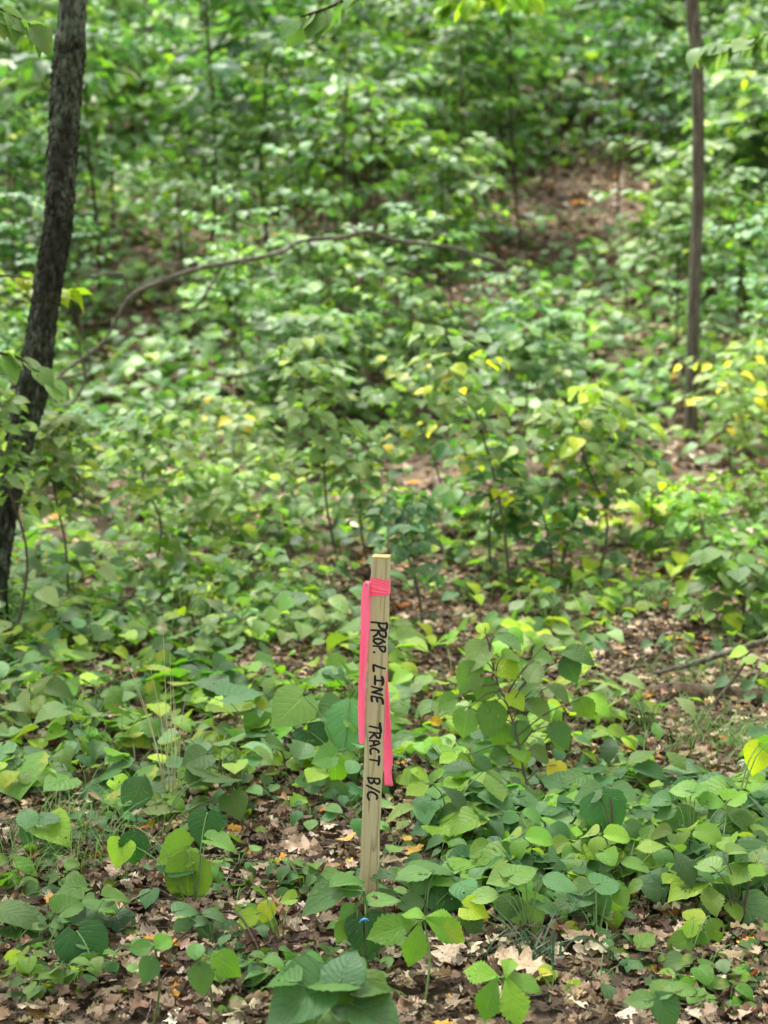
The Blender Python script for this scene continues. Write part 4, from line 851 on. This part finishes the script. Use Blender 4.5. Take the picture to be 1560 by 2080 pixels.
# ------------------------------------------------------------------ dead wood
fb = empty('fallen_branch', at(110, 780, 8.8)); o_ = np.array(fb.location); tag(fb, 'long grey dead branch arching across the middle distance behind the stake', 'branch')
T = Tubes(); ppx = [(108,800),(112,770),(165,735),(212,680),(262,600),(335,562),(410,542),(480,530),(560,514),(625,500),(690,488),(735,481),(800,490),(865,503),(930,515),(1000,524),(1060,542)]
T.add([at(x_+rng.normal()*7, y_+rng.normal()*6.5, 8.8+.0013*(x_-110)+rng.normal()*.03) for x_, y_ in ppx], [.006,.009,.010,.009,.011,.010,.012,.011,.013,.011,.014,.012,.013,.011,.011,.009,.005], 140, 9, bark_disp(.006, 16, 1)); T.build('main_limb', M_DEADWOOD, fb, o_)
def tw(pts, d_, r_, par, off, name='side_twig', mat=M_DEADWOOD): T = Tubes(); T.add([at(x_, y_, d_) for x_, y_ in pts], r_, 26, 6); return T.build(name, mat, par, off)
tw([(168,735),(172,775),(150,815),(133,830)], 8.86, [.010,.006], fb, o_); tw([(262,600),(255,570),(240,555),(180,562)], 9.0, [.010,.005], fb, o_)
tw([(335,562),(300,580),(262,575),(215,592)], 9.1, [.007,.003], fb, o_); tw([(480,530),(520,540),(560,560)], 9.3, [.006,.003], fb, o_); tw([(865,503),(880,480),(905,466)], 9.75, [.006,.003], fb, o_); tw([(600,505),(585,490),(560,480)], 9.4, [.006,.003], fb, o_); tw([(930,515),(950,535),(985,550)], 9.85, [.006,.003], fb, o_); tw([(112,770),(180,752),(172,690),(160,640)], 8.82, [.008,.004], fb, o_)
tw([(455,535),(432,575),(408,610),(392,635)], 9.25, [.009,.004], fb, o_); tw([(735,481),(720,465),(690,455)], 9.6, [.010,.004], fb, o_); tw([(165,735),(160,700),(155,680)], 8.87, [.008,.004], fb, o_)
def stick(name, label, cat, pts, r_, mat, lift=.01, n=40, seg=10, dsp=None, caps=True):
    G = [ground(x_, y_) + np.array([0, 0, lift+h_]) for x_, y_, h_ in pts]; T = Tubes(); T.add(G, r_, n, seg, dsp); o = T.build(name, mat, None, G[0]); o.location = tuple(G[0]); tag(o, label, cat); return o
stick('log', 'dark rotting log lying in the leaves by the right edge', 'log', [(1300,1425,0),(1380,1428,0),(1470,1436,0),(1600,1448,0)], [.022,.034,.036,.036], M_LOG, .02, 60, 18, bark_disp(.006, 35, 1))
stick('dead_stick', 'long pale dead stick rising to the right edge above the rotting log', 'stick', [(1325,1400,.03),(1400,1395,.06),(1480,1392,.09),(1600,1392,.15)], [.006,.009,.010,.011], M_DEADWOOD)
stick('dead_stick', 'thin dark forked twig leaning over the rotting log', 'stick', [(1410,1490,.0),(1450,1470,.05),(1480,1450,.08),(1510,1440,.13)], [.004,.006,.004], M_TWIG)
stick('dead_stick', 'short thick broken stick lying on the bare litter left of the stake', 'stick', [(535,1828,0),(570,1800,0),(600,1775,0),(628,1752,0)], [.007,.010,.011,.009], M_LOG, .016, 30, 12, bark_disp(.003, 70, 1))
stick('dead_stick', 'curved brown stick sweeping out of the lower left corner', 'stick', [(-30,2050,0),(20,2040,0),(60,2038,0),(105,2018,.01)], [.007,.005,.003], M_DEADWOOD, .02)
stick('dead_stick', 'thin curved dark twig lying on litter between the low vines and the big plant', 'stick', [(330,1985,.0),(420,1920,.02),(480,1925,.03),(515,1960,.02),(535,2000,.0)], [.0015,.0028,.0025,.002], M_TWIG, .035)
stick('dead_stick', 'pale thin arched twig beside the litter gap in the right bed', 'stick', [(1300,1800,.0),(1322,1815,.04),(1340,1840,.04),(1348,1875,.0)], [.003,.0028,.002], M_DEADWOOD, .03)
stick('dead_stick', 'brown twig lying behind the leaves in the middle distance left of centre', 'stick', [(400,1025,.1),(470,1022,.14),(540,1030,.12),(600,1050,.05)], [.006,.009,.006], M_DEADWOOD, .05)
stick('birch_log', 'short white-barked log lying at the right edge in the grass', 'log', [(1505,1572,.0),(1530,1592,0),(1560,1612,0),(1610,1640,0)], [.018,.019,.02,.02], M_BIRCH, .02, 30, 16)
stick('dead_stick', 'leaning bare stick behind the leaves right of centre', 'stick', [(1130,1215,.0),(1145,1190,.10),(1160,1170,.2),(1172,1150,.30)], [.010,.008,.006], M_DEADWOOD, .02)

# ------------------------------------------------------------------ grasses
def blades(root_p, n, ln, wd, spread, mat, name, parent, bend=.5, lean=None):
    V_, Q_, n0 = [], [], 0
    for q in range(n):
        a_ = rng.random()*6.283; b = np.array([rng.normal()*spread, rng.normal()*spread, 0]); l_ = ln*rng.uniform(.5, 1.1); o_ = np.array([math.cos(a_), math.sin(a_), 0])
        if lean is not None: o_ = unit(o_*.5+lean)
        be = bend*rng.uniform(.4, 1.3); sd_ = np.cross([0, 0, 1], o_); m = 7
        for k in range(m):
            t_ = k/(m-1); c_ = b + o_*(l_*be*t_**1.7) + np.array([0, 0, l_*(t_ - .45*be*t_**2.2)]); ww = wd*(1-t_**1.5)*.5 + .0001
            V_ += [c_ - sd_*ww, c_ + sd_*ww + [0, 0, ww*.4]]
            if k: Q_.append((n0-2, n0-1, n0+1, n0))
            n0 += 2
    return mesh(name, V_, Q_, mat, parent)
def tuft(label, px, n, ln, wd, spread, mat, bend=.5, name='grass_tuft', lean=None):
    g_ = ground(*px); r_ = empty(name, g_); tag(r_, label, 'grass'); blades(g_, n, ln, wd, spread, mat, 'grass', r_, bend, lean); return r_
tuft('tuft of fine bright grass at the left among litter, upper clump', (150,1700), 150, .15, .0024, .08, M_GRASS, .8)
tuft('tuft of fine grass at the left edge below the upper clump', (60,1770), 120, .14, .0024, .08, M_GRASS, .8)
tuft('fine grass clump right of the left-edge one, beside the hanging leaves', (235,1760), 90, .13, .0024, .07, M_GRASS, .7)
tuft('thin mossy grass tuft beside the rotting log at the right edge', (1480,1520), 420, .13, .0026, .13, M_GRASS, .9)
tuft('thin mossy grass tuft behind the rotting log', (1420,1395), 260, .12, .0026, .13, M_GRASS, .9)
tuft('fine hair-like grass by the right edge in front of the white log', (1560,1560), 260, .13, .0026, .1, M_GRASS, .9)
tuft('green grass tuft in the middle distance right of the shrub', (1270,1240), 160, .2, .004, .12, M_GRASS, .8)
tuft('clump of narrow blue-green blades between the two creepers', (1090,1990), 22, .17, .006, .03, M_SEDGE, .7, 'sedge_clump')
tuft('clump of narrow dark blades right of the front creeper', (1010,1950), 16, .12, .005, .03, M_SEDGE, .7, 'sedge_clump')
tuft('long blue-green blades crossing the bed at the right edge', (1580,1760), 16, .36, .008, .03, M_SEDGE, 1.1, 'sedge_clump', np.array([-1, .25, 0]))
# one arching broad blade
g_ = ground(1130, 1965); e_ = ground(1290, 2010)
P = smooth_path([g_, at(1160,1912,g_[1]), at(1205,1908,g_[1]), at(1252,1950,g_[1]-.03), at(1286,2010,g_[1]-.05)], 30); V_, Q_ = [], []
for k, p_ in enumerate(P): ww = .0058*math.sin(math.pi*min(1, (k+2)/31)**.7)+.0004; V_ += [p_ - [0, ww*.6, -ww*.8] , p_ + [0, ww*.6, -ww*.8]]; Q_ += [(2*k-2, 2*k-1, 2*k+1, 2*k)] if k else []
o = mesh('arching_sedge', np.array(V_)-g_, Q_, M_SEDGE); o.location = tuple(g_); tag(o, 'single broad green blade arching over the litter near the bottom right', 'grass blade')
# dried stalks
g_ = ground(345, 1650); r_ = empty('dry_grass', g_); tag(r_, 'tall clump of dry straw-coloured grass stalks in the left carpet', 'dry grass')
T = Tubes()
for (bx, by, tx, ty) in [(345,1650,330,1250),(350,1640,300,1330),(352,1650,345,1300),(358,1645,350,1360),(340,1640,270,1380),(335,1640,300,1450),(348,1650,380,1400),(330,1620,250,1540),(350,1600,420,1530),(356,1650,356,1420),(340,1650,320,1480),(346,1650,240,1300),(360,1650,368,1480)]:
    b_ = ground(bx, by); t_ = at(tx, ty, b_[1]+random.uniform(-.05, .08)); mid = (b_+t_)/2 + [(b_[0]-t_[0])*.12, 0, .01]
    T.add([b_, mid, t_], [.0014, .0011, .0005], 14, 4)
T.build('stalks', M_STRAW, r_, g_)

# a few single fallen leaves the eye picks out
def fallen(label, px, size, col, kind='oak', up=.02, tilt=(0, -.6, 0)):
    g_ = ground(*px); L = Leaves(); a_ = rng.random()*6.283
    L.add(kind, 'hi', np.array([[0, 0, up]]), [math.cos(a_), math.sin(a_), .1], rvec(1, .2, tilt), size, np.array([col])); o = L.build('fallen_leaf', M_DEAD); o.location = tuple(g_); tag(o, label, 'leaf')
fallen('curled golden-yellow fallen leaf on the litter just left of the stake', (708,1735), .06, (.55,.33,.09), 'round', .03)
fallen('small orange fallen leaf among green leaves right of the stake', (829,1732), .03, (.55,.30,.05), 'round', .04)
fallen('orange upright curled leaf in litter right of the front creeper', (992,1905), .055, (.55,.24,.06), 'ovate', .03, (0, -1.5, 0))
fallen('pale tan oak leaf lying flat at the bottom between the creepers', (1110,2010), .11, (.62,.47,.32), 'oak', .035)
fallen('large light oak leaf on the litter left of the lower creeper', (890,2000), .11, (.60,.47,.34), 'oak', .035)
fallen('pale oak leaf near the foot of the stake on its left', (655,1765), .09, (.60,.45,.32), 'oak', .035)
fallen('yellow leaf caught in greenery right of the pink tail', (872,1533), .045, (.65,.42,.03), 'ovate', .09, (0, -1.5, 0))
fallen('white-tan curled leaf standing in the left carpet beside the dry stalks', (322,1375), .035, (.45,.40,.26), 'round', .16, (0, -1.5, 0))

# ------------------------------------------------------------------ overhanging sprays at the top of the picture
def spray(label, pts, dist, nlf, size, pal, kind='ovate', droop=.5):
    P = [at(x_, y_, dist) for x_, y_ in pts]; r_ = empty('overhanging_branch', P[0]); tag(r_, label, 'branch'); off = P[0]
    S_ = smooth_path(P, 30); T = Tubes(); T.add(S_, [.008, .003], None, 6); T.build('twig', M_TWIG, r_, off)
    L = Leaves(); n_ = nlf; t_ = rng.uniform(.25, 1, n_)*29; pos = np.stack([np.interp(t_, range(30), S_[:, q]) for q in range(3)], -1); dr = unit(S_[-1]-S_[0])
    sd_ = np.where(np.arange(n_) % 2, 1, -1)[:, None]*np.array([[.1, .9, 0]]); d = unit(dr[None] + sd_*rng.uniform(.2, 1, (n_, 1)) - [0, 0, droop] + rng.normal(size=(n_, 3))*.2)
    L.add(kind, 'mid', pos, d, rvec(n_, .3, (0, -.2, 0)), rng.uniform(.7, 1.15, n_)*size, cols(pal, n_)); L.build('foliage', M_LEAF, r_, off)
spray('overhanging branch with pale broad leaves dipping in at the upper left corner', [(-260,-160),(-120,-30),(-20,10),(60,50)], 4.6, 22, .11, 'pale')
spray('overhanging spray with grey-green leaves left of top centre', [(860,-170),(760,-50),(690,5),(610,35)], 5.2, 14, .10, 'pale')
spray('overhanging twig with lime leaves dipping in at the top edge, centre right', [(760,-260),(900,-90),(985,-35),(1080,-5)], 8.5, 40, .12, 'lime')
spray('second lime-leaved twig along the top edge beside the first', [(1300,-230),(1150,-80),(1020,-20),(900,10)], 8.8, 40, .12, 'lime')
spray('overhanging branch of layered light leaves reaching in at the upper right', [(1800,-60),(1680,20),(1560,70),(1430,95)], 7.0, 44, .12, 'pale', droop=.2)
spray('lime-leaved twig beside the lichened trunk at the left edge', [(-240,640),(-100,590),(20,560),(150,600)], 6.6, 26, .11, 'lime')
spray('pale-leaved twig crossing the left edge in front of the leaning trunk', [(-200,820),(-80,740),(20,720),(120,790)], 5.4, 16, .095, 'pale', 'serrate')
print('LONG', LONG)
print('objects', len(bpy.data.objects), 'verts', sum(len(m.vertices) for m in bpy.data.meshes))
